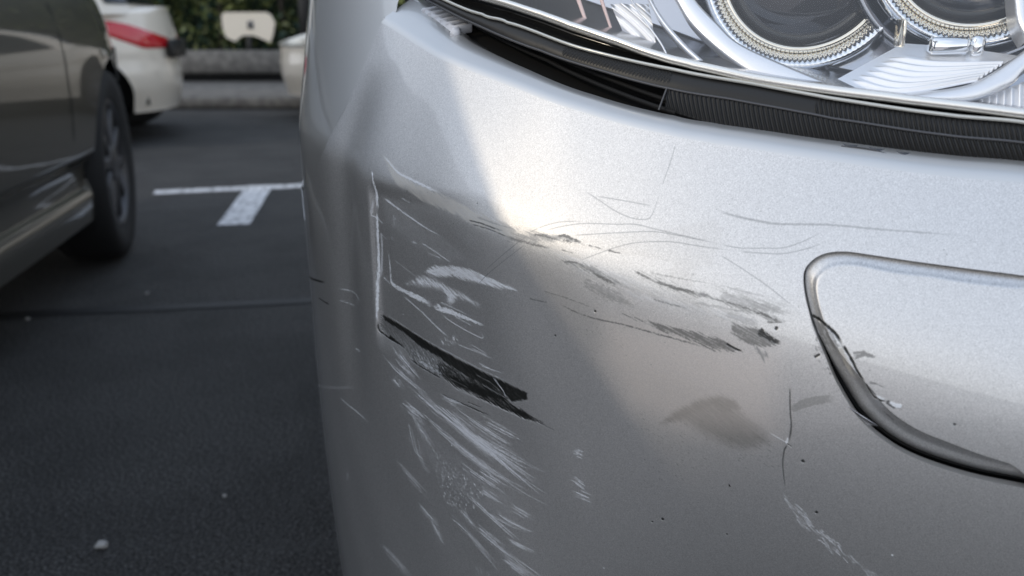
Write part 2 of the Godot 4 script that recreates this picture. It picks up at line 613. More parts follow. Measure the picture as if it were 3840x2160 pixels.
func car_body(p: Dictionary, o: Node3D) -> void:
	var zs := []
	var n := 150
	for k in n + 1: zs.append(-cos(PI * k / n) * p.L * 0.5)
	for a in [p.axle_f, p.axle_r]:
		for k in 41: zs.append(a + p.arch * 1.001 * sin(PI * (k / 40.0 - 0.5)))
	zs.sort()
	var cut: float = p.get("cut", -99.0)
	var keep := []
	for z in zs:
		if z >= cut: keep.append(z)
	var ring := []
	for z in keep: ring.append([z, 1.0])
	if cut < -9.0:
		var back := keep.duplicate()
		back.reverse()
		var rr := []
		for z in back: rr.append([z, -1.0])
		ring = ring + rr
		ring.append(ring[0])
	var sides := [ring]
	if cut > -9.0:
		var left := []
		for z in keep: left.append([z, -1.0])
		sides.append(left)
	var rows_y: Array = p.rows
	var paint: Material = p.paint
	var j := 0
	for rg in sides:
		var rows := []
		for f in rows_y:
			var row := PackedVector3Array()
			for q in rg:
				var yb := shell_bottom(p, q[0])
				var yt := tab(p.top, q[0])
				row.append(shell_point(p, q[0], q[1], maxf(yb, f * (yt - p.sill) + p.sill) if f < 1.0 else yt))
			rows.append(row)
		obj("body", sheet(rows, Vector3(0, 0.5, 0)), paint, o)
		j += 1
	# top: bonnet, base of the cabin, tail
	var rows2 := []
	for z in keep:
		var row := PackedVector3Array()
		var yt := tab(p.top, z)
		for c in 17:
			var f := c / 8.0 - 1.0
			var e := shell_point(p, z, signf(f) if f != 0.0 else 1.0, yt)
			row.append(Vector3(absf(e.x) * f, yt + 0.045 * (1.0 - f * f * f * f), e.z))
		rows2.append(row)
	obj("bonnet", sheet(rows2, Vector3(0, 0.3, 0)), paint, o)
	var st := st_new()
	box(st, Vector3(0, p.sill + 0.16, 0), Vector3(p.W * 1.25, 0.3, p.L * 0.86))
	box(st, Vector3(0, 0.62, 0), Vector3(p.W * 1.72, 0.12, p.L * 0.8))
	for a in [p.axle_f, p.axle_r]: box(st, Vector3(0, 0.45, a), Vector3(p.W * 1.1, 0.4, 0.8))
	obj("underbody", flat(st), mats.void, o)

func cabin_point(p: Dictionary, side: float, a: float, f: float) -> Vector3:
	var t := -PI / 2 + PI * a
	var c: Array = p.cab
	var bow := 0.04 * sin(PI * f)
	var z0 := lerpf(c[0], c[2], f)
	var z1 := lerpf(c[1], c[3], f)
	var w := lerpf(p.W - 0.05, p.W * 0.70, f) + bow
	var s := sin(t)
	var ww := w * pow(maxf(0.0, 1.0 - pow(absf(s), 9.0)), 1.0 / 2.4)
	var z := (z0 + z1) * 0.5 + (z1 - z0) * 0.5 * s
	return Vector3(side * ww, lerpf(tab(p.top, z) - 0.01, p.roof, f), z)

func patch_of(p: Dictionary, side: float, a0: float, a1: float, f0: float, f1: float, proud: float, slant := 0.0) -> ArrayMesh:
	var rows := []
	for r in 7:
		var f := lerpf(f0, f1, r / 6.0)
		var row := PackedVector3Array()
		for c in 25:
			var a := lerpf(a0, a1, c / 24.0) + slant * (r / 6.0) * (c / 24.0)
			var q := cabin_point(p, side, a, f)
			var out := Vector3(q.x, 0, (q.z - p.cab[2]) * 0.2).normalized()
			row.append(q + Vector3(signf(q.x), 0.3, signf(q.z - (p.cab[0] + p.cab[1]) * 0.5) * 0.5).normalized() * proud)
		rows.append(row)
	return sheet(rows, Vector3(0, 0.7, (p.cab[0] + p.cab[1]) * 0.5))

func car_cabin(p: Dictionary, o: Node3D) -> void:
	for side in [1.0, -1.0]:
		var rows := []
		for r in 11:
			var row := PackedVector3Array()
			for c in 81: row.append(cabin_point(p, side, c / 80.0, r / 10.0))
			rows.append(row)
		obj("cabin_side", sheet(rows, Vector3(0, 0.7, (p.cab[0] + p.cab[1]) * 0.5)), p.paint, o)
		for w in p.side_panes: obj("side_window", patch_of(p, side, w[0], w[1], 0.06, 0.9, 0.006, w[2]), mats.glass_dark, o)
	for e in [[0.0, 0.135, "windscreen"], [0.865, 1.0, "rear_window"]]:
		var rows := []
		for r in 7:
			var row := PackedVector3Array()
			var f := lerpf(p.pane_f[0], p.pane_f[1], r / 6.0)
			for c in 41:
				var g := c / 40.0 * 2.0 - 1.0
				var a: float = lerpf(e[0], e[1], absf(g)) if e[0] == 0.0 else lerpf(e[1], e[0], absf(g))
				row.append(cabin_point(p, signf(g) if g != 0.0 else 1.0, a, f) + Vector3(0, 0.004, 0.008 if e[0] > 0.0 else -0.008))
			rows.append(row)
		obj(e[2], sheet(rows, Vector3(0, 0.7, (p.cab[0] + p.cab[1]) * 0.5)), mats.glass_dark, o)
	var rows3 := []
	for k in 31:
		var row := PackedVector3Array()
		for c in 17:
			var f := c / 8.0 - 1.0
			var q := cabin_point(p, 1.0, k / 30.0, 1.0)
			row.append(Vector3(q.x * f, p.roof + 0.05 * (1.0 - f * f) * sin(PI * k / 30.0), q.z))
		rows3.append(row)
	obj("roof", sheet(rows3, Vector3(0, 0.7, 0)), p.paint, o)

func wheel(o: Node3D, at: Vector3, side: float, r: float, steer := 0.0) -> void:
	var w := joint("wheel", o, at)
	w.rotation.y = steer
	var ax := Vector3(side, 0, 0)
	var rr := r * 0.66
	obj("tyre", lathe([[rr, -0.19], [r * 0.9, -0.195], [r * 0.985, -0.17], [r, -0.14], [r * 0.992, -0.135], [r * 0.992, -0.11], [r, -0.105], [r, -0.05], [r * 0.985, -0.02], [r * 0.93, 0.002], [r * 0.82, 0.004], [rr * 1.03, -0.006], [rr, -0.015], [rr * 0.97, -0.05]], Vector3.ZERO, ax, 56), mats.tyre, w)
	obj("rim", lathe([[rr * 1.01, -0.012], [rr * 0.95, -0.006], [rr * 0.90, -0.03], [rr * 0.86, -0.10], [rr * 0.84, -0.15]], Vector3.ZERO, ax, 48), mats.rim, w)
	var st := st_new()
	for k in 10:
		var a := TAU * k / 10.0 + 0.1
		var d := Vector3(0, sin(a), cos(a))
		box(st, ax * -0.03 + d * rr * 0.5, Vector3(0.03, rr * 0.82, 0.035), Basis(ax, d, ax.cross(d)), 0.006)
	obj("spokes", flat(st), mats.rim, w)
	obj("hub", lathe([[0.075, -0.05], [0.07, -0.02], [0.05, -0.008], [0.0, -0.005]], Vector3.ZERO, ax, 20), mats.rim, w)
	obj("brake_disc", lathe([[0.0, -0.09], [rr * 0.8, -0.09], [rr * 0.8, -0.11], [0.0, -0.11]], Vector3.ZERO, ax, 32), mats.black, w)

func car_wheels(p: Dictionary, o: Node3D) -> void:
	for a in [p.axle_f, p.axle_r]:
		for side in [1.0, -1.0]:
			wheel(o, Vector3(side * (p.W - 0.015 + p.get("track", 0.0)), p.wheel_r, a), side, p.wheel_r, p.get("steer", 0.0) if a == p.axle_f else 0.0)

# a lamp or trim laid on the shell: outline of (z, y) or all round the rear corner (s, y)
func on_shell(p: Dictionary, side: float, z0: float, z1: float, y0: Callable, y1: Callable, proud: float) -> ArrayMesh:
	var rows := []
	for r in 7:
		var row := PackedVector3Array()
		for c in 33:
			var f := c / 32.0
			var z := lerpf(z0, z1, f)
			var y: float = lerpf(y0.call(f), y1.call(f), r / 6.0)
			var q := shell_point(p, z, side, y)
			var e := 0.005
			var q2 := shell_point(p, z + e, side, y)
			var t := (q2 - q).normalized()
			var nrm := Vector3(t.z, 0, -t.x) * side
			if nrm.x * side < 0.0: nrm = -nrm
			row.append(q + nrm * proud * (1.0 if r > 0 and r < 6 else -0.5))
		rows.append(row)
	return sheet(rows, Vector3(0, 0.5, 0))

func build_grey_car() -> void:
	var p := {
		"L": 4.25, "W": 0.865, "sill": 0.20, "axle_f": -1.28, "axle_r": 1.32, "wheel_r": 0.315, "arch": 0.345, "pp": 5.5, "qq": 1.7, "paint": mats.bronze, "track": -0.03, "steer": 0.10,
		"prof": [[0.15, -0.05], [0.19, -0.035], [0.24, -0.028], [0.285, -0.026], [0.295, -0.045], [0.36, -0.048], [0.385, -0.028], [0.40, -0.012], [0.425, -0.008], [0.55, 0.0], [0.68, 0.0], [0.76, -0.01], [0.83, -0.03], [0.88, -0.06], [0.95, -0.10]],
		"rows": [0.0, 0.03, 0.06, 0.09, 0.125, 0.14, 0.15, 0.17, 0.22, 0.25, 0.27, 0.285, 0.30, 0.32, 0.35, 0.4, 0.46, 0.52, 0.58, 0.64, 0.70, 0.75, 0.79, 0.83, 0.87, 0.90, 0.93, 0.96, 0.98, 1.0],
		"top": [[-2.2, 0.74], [-1.9, 0.80], [-0.95, 0.90], [0.5, 0.92], [1.6, 0.95], [2.2, 0.97]],
		"roof": 1.45, "cab": [-0.75, 2.02, 0.05, 1.52], "pane_f": [0.08, 0.93], "side_panes": [[0.22, 0.47, 0.02], [0.485, 0.70, -0.05]],
	}
	var o := thing("bronze_car", Vector3(-1.925, 0, -1.53), deg_to_rad(9.0))
	tag(o, "glossy dark bronze-grey car parked alongside, its wheel and sill in the left of the picture", "car")
	car_body(p, o)
	car_cabin(p, o)
	car_wheels(p, o)
	for side in [1.0, -1.0]:
		obj("tail_lamp", on_shell(p, side, 1.85, 2.11, func(_f): return 0.72, func(f): return 0.86 + 0.04 * f, 0.006), mats.red_lens, o)
		obj("door_handle", on_shell(p, side, 0.25, 0.45, func(_f): return 0.765, func(_f): return 0.79, 0.02), p.paint, o)
		obj("door_gap", on_shell(p, side, -0.750, -0.743, func(_f): return 0.42, func(_f): return 0.88, 0.002), mats.void, o)
		obj("door_gap", on_shell(p, side, 0.505, 0.511, func(_f): return 0.30, func(_f): return 0.90, 0.002), mats.void, o)

func build_white_cars() -> void:
	var p := {
		"L": 3.95, "W": 0.82, "sill": 0.20, "axle_f": -1.08, "axle_r": 1.46, "wheel_r": 0.29, "arch": 0.35, "pp": 6.0, "qq": 2.4, "paint": mats.white_paint,
		"prof": [[0.15, -0.06], [0.22, -0.05], [0.28, -0.03], [0.36, -0.005], [0.46, 0.0], [0.52, -0.012], [0.60, -0.01], [0.68, -0.02], [0.78, -0.045], [0.9, -0.08]],
		"rows": [0.0, 0.04, 0.08, 0.12, 0.17, 0.22, 0.28, 0.34, 0.4, 0.45, 0.5, 0.55, 0.6, 0.66, 0.72, 0.78, 0.84, 0.9, 0.95, 1.0],
		"top": [[-1.97, 0.66], [-1.7, 0.72], [-0.9, 0.80], [1.98, 0.83]],
		"roof": 1.34, "cab": [-1.0, 1.86, -0.3, 1.5], "pane_f": [0.12, 0.92], "side_panes": [[0.22, 0.46, 0.02], [0.475, 0.68, -0.03]],
	}
	var o := thing("white_hatchback", Vector3(-4.30, 0, -6.03), deg_to_rad(99.0))
	tag(o, "white hatchback with a pointed red tail lamp, parked beyond the bronze car", "car")
	car_body(p, o)
	car_cabin(p, o)
	car_wheels(p, o)
	for side in [1.0, -1.0]:
		obj("tail_lamp", on_shell(p, side, 1.52, 1.968, func(f): return 0.785 - 0.185 * minf(1.0, f * 1.25), func(f): return 0.792 - 0.005 * f - 0.11 * f * f * f * f, 0.01), mats.red_lens, o)
		obj("headlamp", on_shell(p, side, -1.93, -1.6, func(_f): return 0.58, func(f): return 0.62 + 0.06 * f, 0.01), mats.clear_rim, o)
	var st := st_new()
	box(st, Vector3(0, 0.60, 1.985), Vector3(0.5, 0.12, 0.02), Basis(), 0.004)
	obj("tailgate_handle", flat(st), mats.black, o)
	var q := p.duplicate()
	q.L = 4.3
	q.W = 0.85
	q.axle_f = -1.32
	q.axle_r = 1.33
	q.pp = 4.5
	q.top = [[-2.15, 0.55], [-1.9, 0.63], [-1.0, 0.80], [2.15, 0.86]]
	q.cab = [-1.1, 1.9, -0.35, 1.45]
	q.roof = 1.42
	var o2 := thing("white_car", Vector3(0.20, 0, -7.7), deg_to_rad(88.0))
	tag(o2, "white car mostly hidden behind the silver car, only its rounded end showing", "car")
	car_body(q, o2)
	car_cabin(q, o2)
	car_wheels(q, o2)
	for side in [1.0, -1.0]:
		obj("headlamp", on_shell(q, side, -2.1, -1.75, func(_f): return 0.58, func(f): return 0.62 + 0.08 * f, 0.01), mats.clear_rim, o2)
		obj("tail_lamp", on_shell(q, side, 1.75, 2.1, func(_f): return 0.6, func(_f): return 0.75, 0.01), mats.red_lens, o2)

# outlines of the lamp and bumper, measured along the bumper (span * 1000, height in tenths of a millimetre) or in millimetres
const E1 := [5128,7830,5372,7779,5582,7719,5789,7647,5955,7578,6193,7485,6398,7398,6544,7349,6791,7282,7071,7230,7326,7190,7704,7134,8088,7069]
const E2 := [4776,7896,4979,7816,5441,7665,5613,7609,6031,7453,6465,7335,6792,7264,7074,7198,7452,7132,7706,7104,8090,7040]
const E3 := [4673,7901,4944,7774,5414,7595,5840,7429,6160,7314,6468,7222,6707,7176,6903,7134,7085,7091,7460,7027,7712,7001,8093,6942]
const E4 := [6449,7100,6666,7029,6916,6990,7095,6966,7420,6922,7720,6894,8102,6838]
const E5 := [4824,7712,5332,7506,5820,7295,6130,7151,6497,7042,6690,6973,6957,6947,7105,6931,7470,6867,7714,6864,8087,6821]
const E6 := [4613,7649,4930,7520,5289,7367,5686,7233,6147,7072,6509,6972,6695,6935,7110,6876,7472,6830,7717,6812,8087,6767]
const BAND := [[98.8,793.2,-621.8,107.4,775.1,-605.2,115.5,760.1,-591.3,132.1,743,-572.1,148.2,730.8,-557,159.1,727.2,-549.9,179.8,721.6,-537.8], [108.2,792.9,-616.5,119,774.9,-599.1,131.3,760.1,-583.4,142.6,748.3,-570.6,167.4,735.8,-551.7,195.7,723.6,-532.7,208.6,719.1,-525.1]]
const BAND2 := [[83.2,793.4,-625.1,89.7,775.2,-609.3,96.5,761.3,-596.5,107.5,746.7,-581.1,118.9,735.1,-567.9], [86.2,793.3,-623.3,92.6,775.1,-607.6,100.5,760.8,-594,112.5,745.8,-578,125.8,733.4,-563.5]]
const BAND3 := [[71.2,793.1,-620.4,77.8,775.1,-604.5,87.1,759.1,-588.7,94.1,748,-577.7,98.4,738.2,-569.1], [72.2,793.1,-619.8,78.8,775.1,-603.9,88.3,759.3,-588.2,95.1,748.5,-577.5,99.6,738.3,-568.5]]
const CRESCENT := [[217.8,720.2,-517.1,236.2,722.8,-512.2,262,728.6,-507.4,287,744.9,-509.5,297.7,753.6,-511.7], [218.9,719.6,-516.3,255.2,717.7,-503,277.5,726.2,-501.2,286.6,734.1,-503.2,300,743.1,-504.8]]
const VBAND := [[285.3,786.1,-529.5,284.5,773,-521.9,284.3,761.1,-514.8,287.7,751.1,-507.9], [294,786,-526.9,293.1,772.9,-519.3,293.3,761.1,-512.2,296.1,753.7,-507.0]]
const TRAY := [[236.3,748.8,-549,263.9,746.7,-538.5,294.4,742.3,-526.6], [192.6,728.7,-531.7,217.8,720.2,-517.1,262,728.6,-507.4]]
const RIBBED := [[257.4,717.4,-507.3,268.6,721.2,-506.1,279.8,725.3,-505.2,291.1,730.1,-504.8], [260.1,716,-505.6,267.8,715.3,-502.9,278.3,713.9,-498.9,288.6,712.5,-495.1]]
const DIVIDER := [227.2,761.2,-538.7,231.3,761.2,-537.2,228.6,748.5,-530.4,227.4,748.5,-530.9]
const SIGNAL := [[67.5,773.2,-632.4,91.9,772.9,-617.9,95.9,740.1,-594.2,80.1,742.3,-604.4], [42.7,777.6,-651.3,50.7,777.4,-645.9,57.7,748.4,-621.7,53.1,750.1,-625.8], [58.6,777.3,-640.8,65.1,777.2,-636.6,72.8,744.7,-610.2,69.1,745.9,-613.2]]
const COMB := [[-75.6,765.4,-707.4,-70.5,773.3,-708.6,-43,754.5,-665.5,-45.3,751.7,-665.5], [-56.5,767.2,-689.1,-51.2,764.6,-681.5,-45.1,762,-673.4,-43.4,757.8,-668.5]]
const COVER := [7077,6305,7090,6362,7128,6411,7193,6433,7290,6426,7395,6414,7556,6399,7736,6383,7875,6365,7944,5336,7809,5341,7666,5354,7532,5391,7443,5437,7371,5502,7312,5577,7274,5648,7218,5783,7174,5919,7136,6033,7114,6109,7088,6217]

# ---------------------------------------------------------------- the silver car's nose
# Plan of the bumper (x, z) as a uniform cubic B-spline, mirrored about the car's middle; u counts its spans.
const PLAN := [[-0.235, -1.90], [-0.237, -1.66], [-0.237, -1.42], [-0.235, -1.20], [-0.228, -0.985], [-0.204, -0.80], [-0.127, -0.640], [-0.003, -0.530], [0.140, -0.445], [0.288, -0.384], [0.445, -0.338], [0.63, -0.312]]
const U0 := 3.6
const TEX_W := 2048
const TEX_H := 1792

func plan_knot(i: int) -> Vector2:
	var k := i if i <= 11 else 22 - i
	var q: Array = PLAN[clampi(k, 0, 11)]
	return Vector2(q[0] if i <= 11 else 1.26 - q[0], q[1])

func plan_at(u: float) -> Array:
	var i := clampi(int(floor(u)), 0, 19)
	var t := u - i
	var p0 := plan_knot(i)
	var p1 := plan_knot(i + 1)
	var p2 := plan_knot(i + 2)
	var p3 := plan_knot(i + 3)
	var s := 1.0 - t
	var c := (s * s * s * p0 + (3 * t * t * t - 6 * t * t + 4) * p1 + (-3 * t * t * t + 3 * t * t + 3 * t + 1) * p2 + t * t * t * p3) / 6.0
	var d := (-s * s * p0 + (3 * t * t - 4 * t) * p1 + (-3 * t * t + 2 * t + 1) * p2 + t * t * p3) * 0.5
	d = d.normalized()
	return [c, Vector2(-d.y, d.x)]

func crease(u: float) -> float:
	return 0.599 + 0.054 * clampf((7.4 - u) / 2.2, -0.4, 1.25)

func inset(uu: float, y: float) -> float:
	var u := minf(uu, 20.0 - uu)
	var h := y - crease(u)
	var w := 0.008 + 0.026 * clampf((u - 5.8) / 2.2, 0.0, 1.2)
	var r := sqrt(h * h + w * w)
	var t := clampf((u - 3.5) / 1.5, 0.0, 1.0)
	var up := 0.14 + 0.44 * t * t * (3.0 - 2.0 * t)
	var lo := maxf(0.0, 0.46 - y)
	var tuck := maxf(0.0, 0.57 - y)
	return up * ((r + h) * 0.5 - w * 0.3) + 0.012 * (r - h) * 0.5 + 0.12 * lo * lo + 0.85 * tuck * tuck * smoothstep(5.8, 7.2, u)

# the knock: a fold down the corner and a pushed-in field beside it
func dent(u: float, y: float) -> float:
	if u > 7.0 or u < 3.4: return 0.0
	var tall := smoothstep(0.40, 0.56, y) * (1.0 - smoothstep(0.66, 0.735, y))
	var v := (u - 4.86) / (0.15 if u > 4.86 else 0.11)
	var fold := 0.0062 * exp(-v * v) * tall
	var step := 0.0035 * smoothstep(-0.02, 0.03, u - 5.155) * (1.0 - smoothstep(5.3, 6.1, u)) * smoothstep(0.52, 0.54, y) * (1.0 - smoothstep(0.640, 0.655, y))
	var wob := 0.0007 * sin(u * 9.0 + 1.0) * sin(y * 38.0 + u * 3.0) * smoothstep(4.2, 5.0, u) * (1.0 - smoothstep(5.9, 6.6, u))
	return fold + step + wob

func skin(u: float, y: float, deep := 0.0) -> Vector3:
	var c := plan_at(u)
	var o := inset(u, y) + deep
	return Vector3(c[0].x - c[1].x * o, y, c[0].y - c[1].y * o)

func skin_d(u: float, y: float) -> Vector3:
	return skin(u, y, dent(u, y))

func skin_n(u: float, y: float) -> Vector3:
	var e := 0.002
	var a := skin_d(u + e * 4.0, y) - skin_d(u - e * 4.0, y)
	var b := skin_d(u, y + e) - skin_d(u, y - e)
	return a.cross(b).normalized()

func skin_uv(u: float, y: float) -> Vector2:
	return Vector2((u - U0) * 476.0 / TEX_W, (0.80 - y) * 2756.0 / TEX_H)

func pairs(list: Array) -> PackedVector2Array:
	var out := PackedVector2Array()
	for k in range(0, list.size(), 2): out.append(Vector2(list[k] * 0.001, list[k + 1] * 0.0001))
	return out

func edge_y(e: PackedVector2Array, u: float) -> float:
	if u <= e[0].x: return e[0].y + (u - e[0].x) * (e[1].y - e[0].y) / (e[1].x - e[0].x)
	for k in range(1, e.size()):
		if u <= e[k].x:
			var a := e[k - 1]
			var b := e[k]
			var t := (u - a.x) / (b.x - a.x)
			return cubic_interpolate(a.y, b.y, e[maxi(k - 2, 0)].y if k > 1 else a.y - (b.y - a.y), e[mini(k + 1, e.size() - 1)].y if k < e.size() - 1 else b.y + (b.y - a.y), t)
	var z := e[e.size() - 1]
	return z.y

func seam_u(y: float) -> float:
	return tab([[0.15, 2.25], [0.30, 2.05], [0.45, 2.2], [0.55, 2.45], [0.595, 3.0], [0.605, 3.6], [0.615, 4.1], [0.63, 4.45], [0.665, 4.68], [0.70, 4.73], [0.765, 4.716], [0.83, 4.72]], y)

const WIN_U := [6.9, 8.2]
const WIN_Y := [0.50, 0.66]

func build_silver_car() -> void:
	var o := thing("silver_car")
	tag(o, "silver car with a scraped and dented front bumper corner, nearest to the viewer", "car")
	silver_paint()
	bumper(o)
	fender(o)
	headlight(o)
	rest_of_silver(o)

func top_edge() -> PackedVector2Array:
	return pairs(E6)

func bumper(o: Node3D) -> void:
	var e6 := top_edge()
	var ys := []
	for k in 61: ys.append(lerpf(0.15, WIN_Y[0], k / 60.0))
	for k in range(1, 81): ys.append(lerpf(WIN_Y[0], WIN_Y[1], k / 80.0))
	var nfix := ys.size()
	var ups := 50
	var us := []
	for k in 81: us.append(4.9 + (WIN_U[0] - 4.9) * k / 80.0)
	var iw0 := us.size() - 1
	for k in range(1, 41): us.append(lerpf(WIN_U[0], WIN_U[1], k / 40.0))
	var iw1 := us.size() - 1
	for k in range(1, 61): us.append(lerpf(WIN_U[1], 16.5, k / 60.0))
	var left := 60
	var v := PackedVector3Array()
	var n := PackedVector3Array()
	var t := PackedVector2Array()
	var nc := left + us.size()
	var nr := nfix + ups
	for r in nr:
		for c in nc:
			var y: float = ys[r] if r < nfix else 0.0
			var u: float
			if c >= left: u = us[c - left]
			else: u = 0.0
			if r < nfix:
				if c < left: u = lerpf(seam_u(y), 4.9, float(c) / left)
			else:
				var f := float(r - nfix + 1) / ups
				# the left edge follows the seam up to the top corner
				if c < left:
					var y_guess := lerpf(WIN_Y[1], 0.7648, f)
					u = lerpf(seam_u(y_guess), 4.9, float(c) / left)
				y = lerpf(WIN_Y[1], edge_y(e6, minf(u, 8.05) if u < 12.0 else 8.05), f)
			v.append(skin_d(u, y))
			n.append(skin_n(u, y))
			t.append(skin_uv(u, y))
	var idx := PackedInt32Array()
	var wr0 := 60
	var wr1 := nfix - 1
	for r in nr - 1:
		for c in nc - 1:
			if r >= wr0 and r < wr1 and c - left >= iw0 and c - left < iw1: continue
			var a := r * nc + c
			idx.append_array([a, a + nc, a + 1, a + 1, a + nc, a + nc + 1])
	var ends := []
	# flange: rolls over the top edge and runs back to the lamp
	var e5 := pairs(E5)
	var rows := []
	var uvs := []
	var nn := []
	var cols := []
	for k in 221:
		cols.append(4.716 + (8.05 - 4.716) * k / 220.0)
	for f in [0.0, 0.25, 0.5, 0.75, 1.0, 2.0, 3.0, 4.0, 5.0]:
		var row := PackedVector3Array()
		var uv := PackedVector2Array()
		for u in cols:
			var y := edge_y(e6, u)
			var p := skin_d(u, y)
			var nrm := skin_n(u, y)
			var pl: Array = plan_at(u)
			var out := Vector3(pl[1].x, 0, pl[1].y)
			var wide := 0.016 + 0.020 * (1.0 - smoothstep(4.7, 6.2, u))
			var rise := 0.52 + 0.10 * (1.0 - smoothstep(4.7, 5.6, u))
			var inward := (-out + Vector3.UP * rise).normalized()
			var upward := (Vector3.UP - nrm * nrm.y).normalized()
			var q: Vector3
			var rad := 0.0035
			if f <= 1.0:
				var b0 := p
				var b2 := p + upward * rad + inward * rad
				var b1 := p + upward * rad
				q = b0.lerp(b1, f).lerp(b1.lerp(b2, f), f)
			elif f < 4.0:
				q = p + upward * rad + inward * (rad + wide * (f - 1.0) / 3.0)
			else:
				q = p + upward * rad + inward * (rad + wide) - Vector3.UP * (0.012 * (f - 3.5)) - out * 0.002
			row.append(q)
			uv.append(skin_uv(u, y))
		rows.append(row)
		uvs.append(uv)
	var body := arrays(v, n, t, idx)
	var m: StandardMaterial3D = mats.bumper
	var part := obj("bumper", body, m, o)
	obj("bumper_flange", sheet(rows, Vector3(0.3, 0.4, -0.9)), mats.silver, part)
	# raw edge at the seam: the sheet turns in
	rows = []
	for f in 4:
		var row := PackedVector3Array()
		for k in 40:
			var y := lerpf(0.665, 0.7648, k / 39.0)
			var u := seam_u(y)
			var pl := plan_at(u)
			row.append(skin_d(u, y) - Vector3(pl[1].x, 0, pl[1].y) * (0.003 * f) + Vector3(0, 0, 0.0004 * f))
		rows.append(row)
	obj("bumper_edge", sheet(rows, Vector3(0.3, 0.4, -0.9)), mats.silver, part)
	cover(part)
	clip(part)

func outline() -> PackedVector2Array:
	var raw := pairs(COVER)
	var p := PackedVector3Array()
	for q in raw: p.append(Vector3(q.x, q.y, 0))
	p.append(p[0])
	var n := raw.size()
	var out := PackedVector2Array()
	for k in n:
		for j in 12:
			var t := j / 12.0
			var a := raw[k].cubic_interpolate(raw[(k + 1) % n], raw[(k - 1 + n) % n], raw[(k + 2) % n], t)
			out.append(a)
	return out

const U_METRE := 0.172

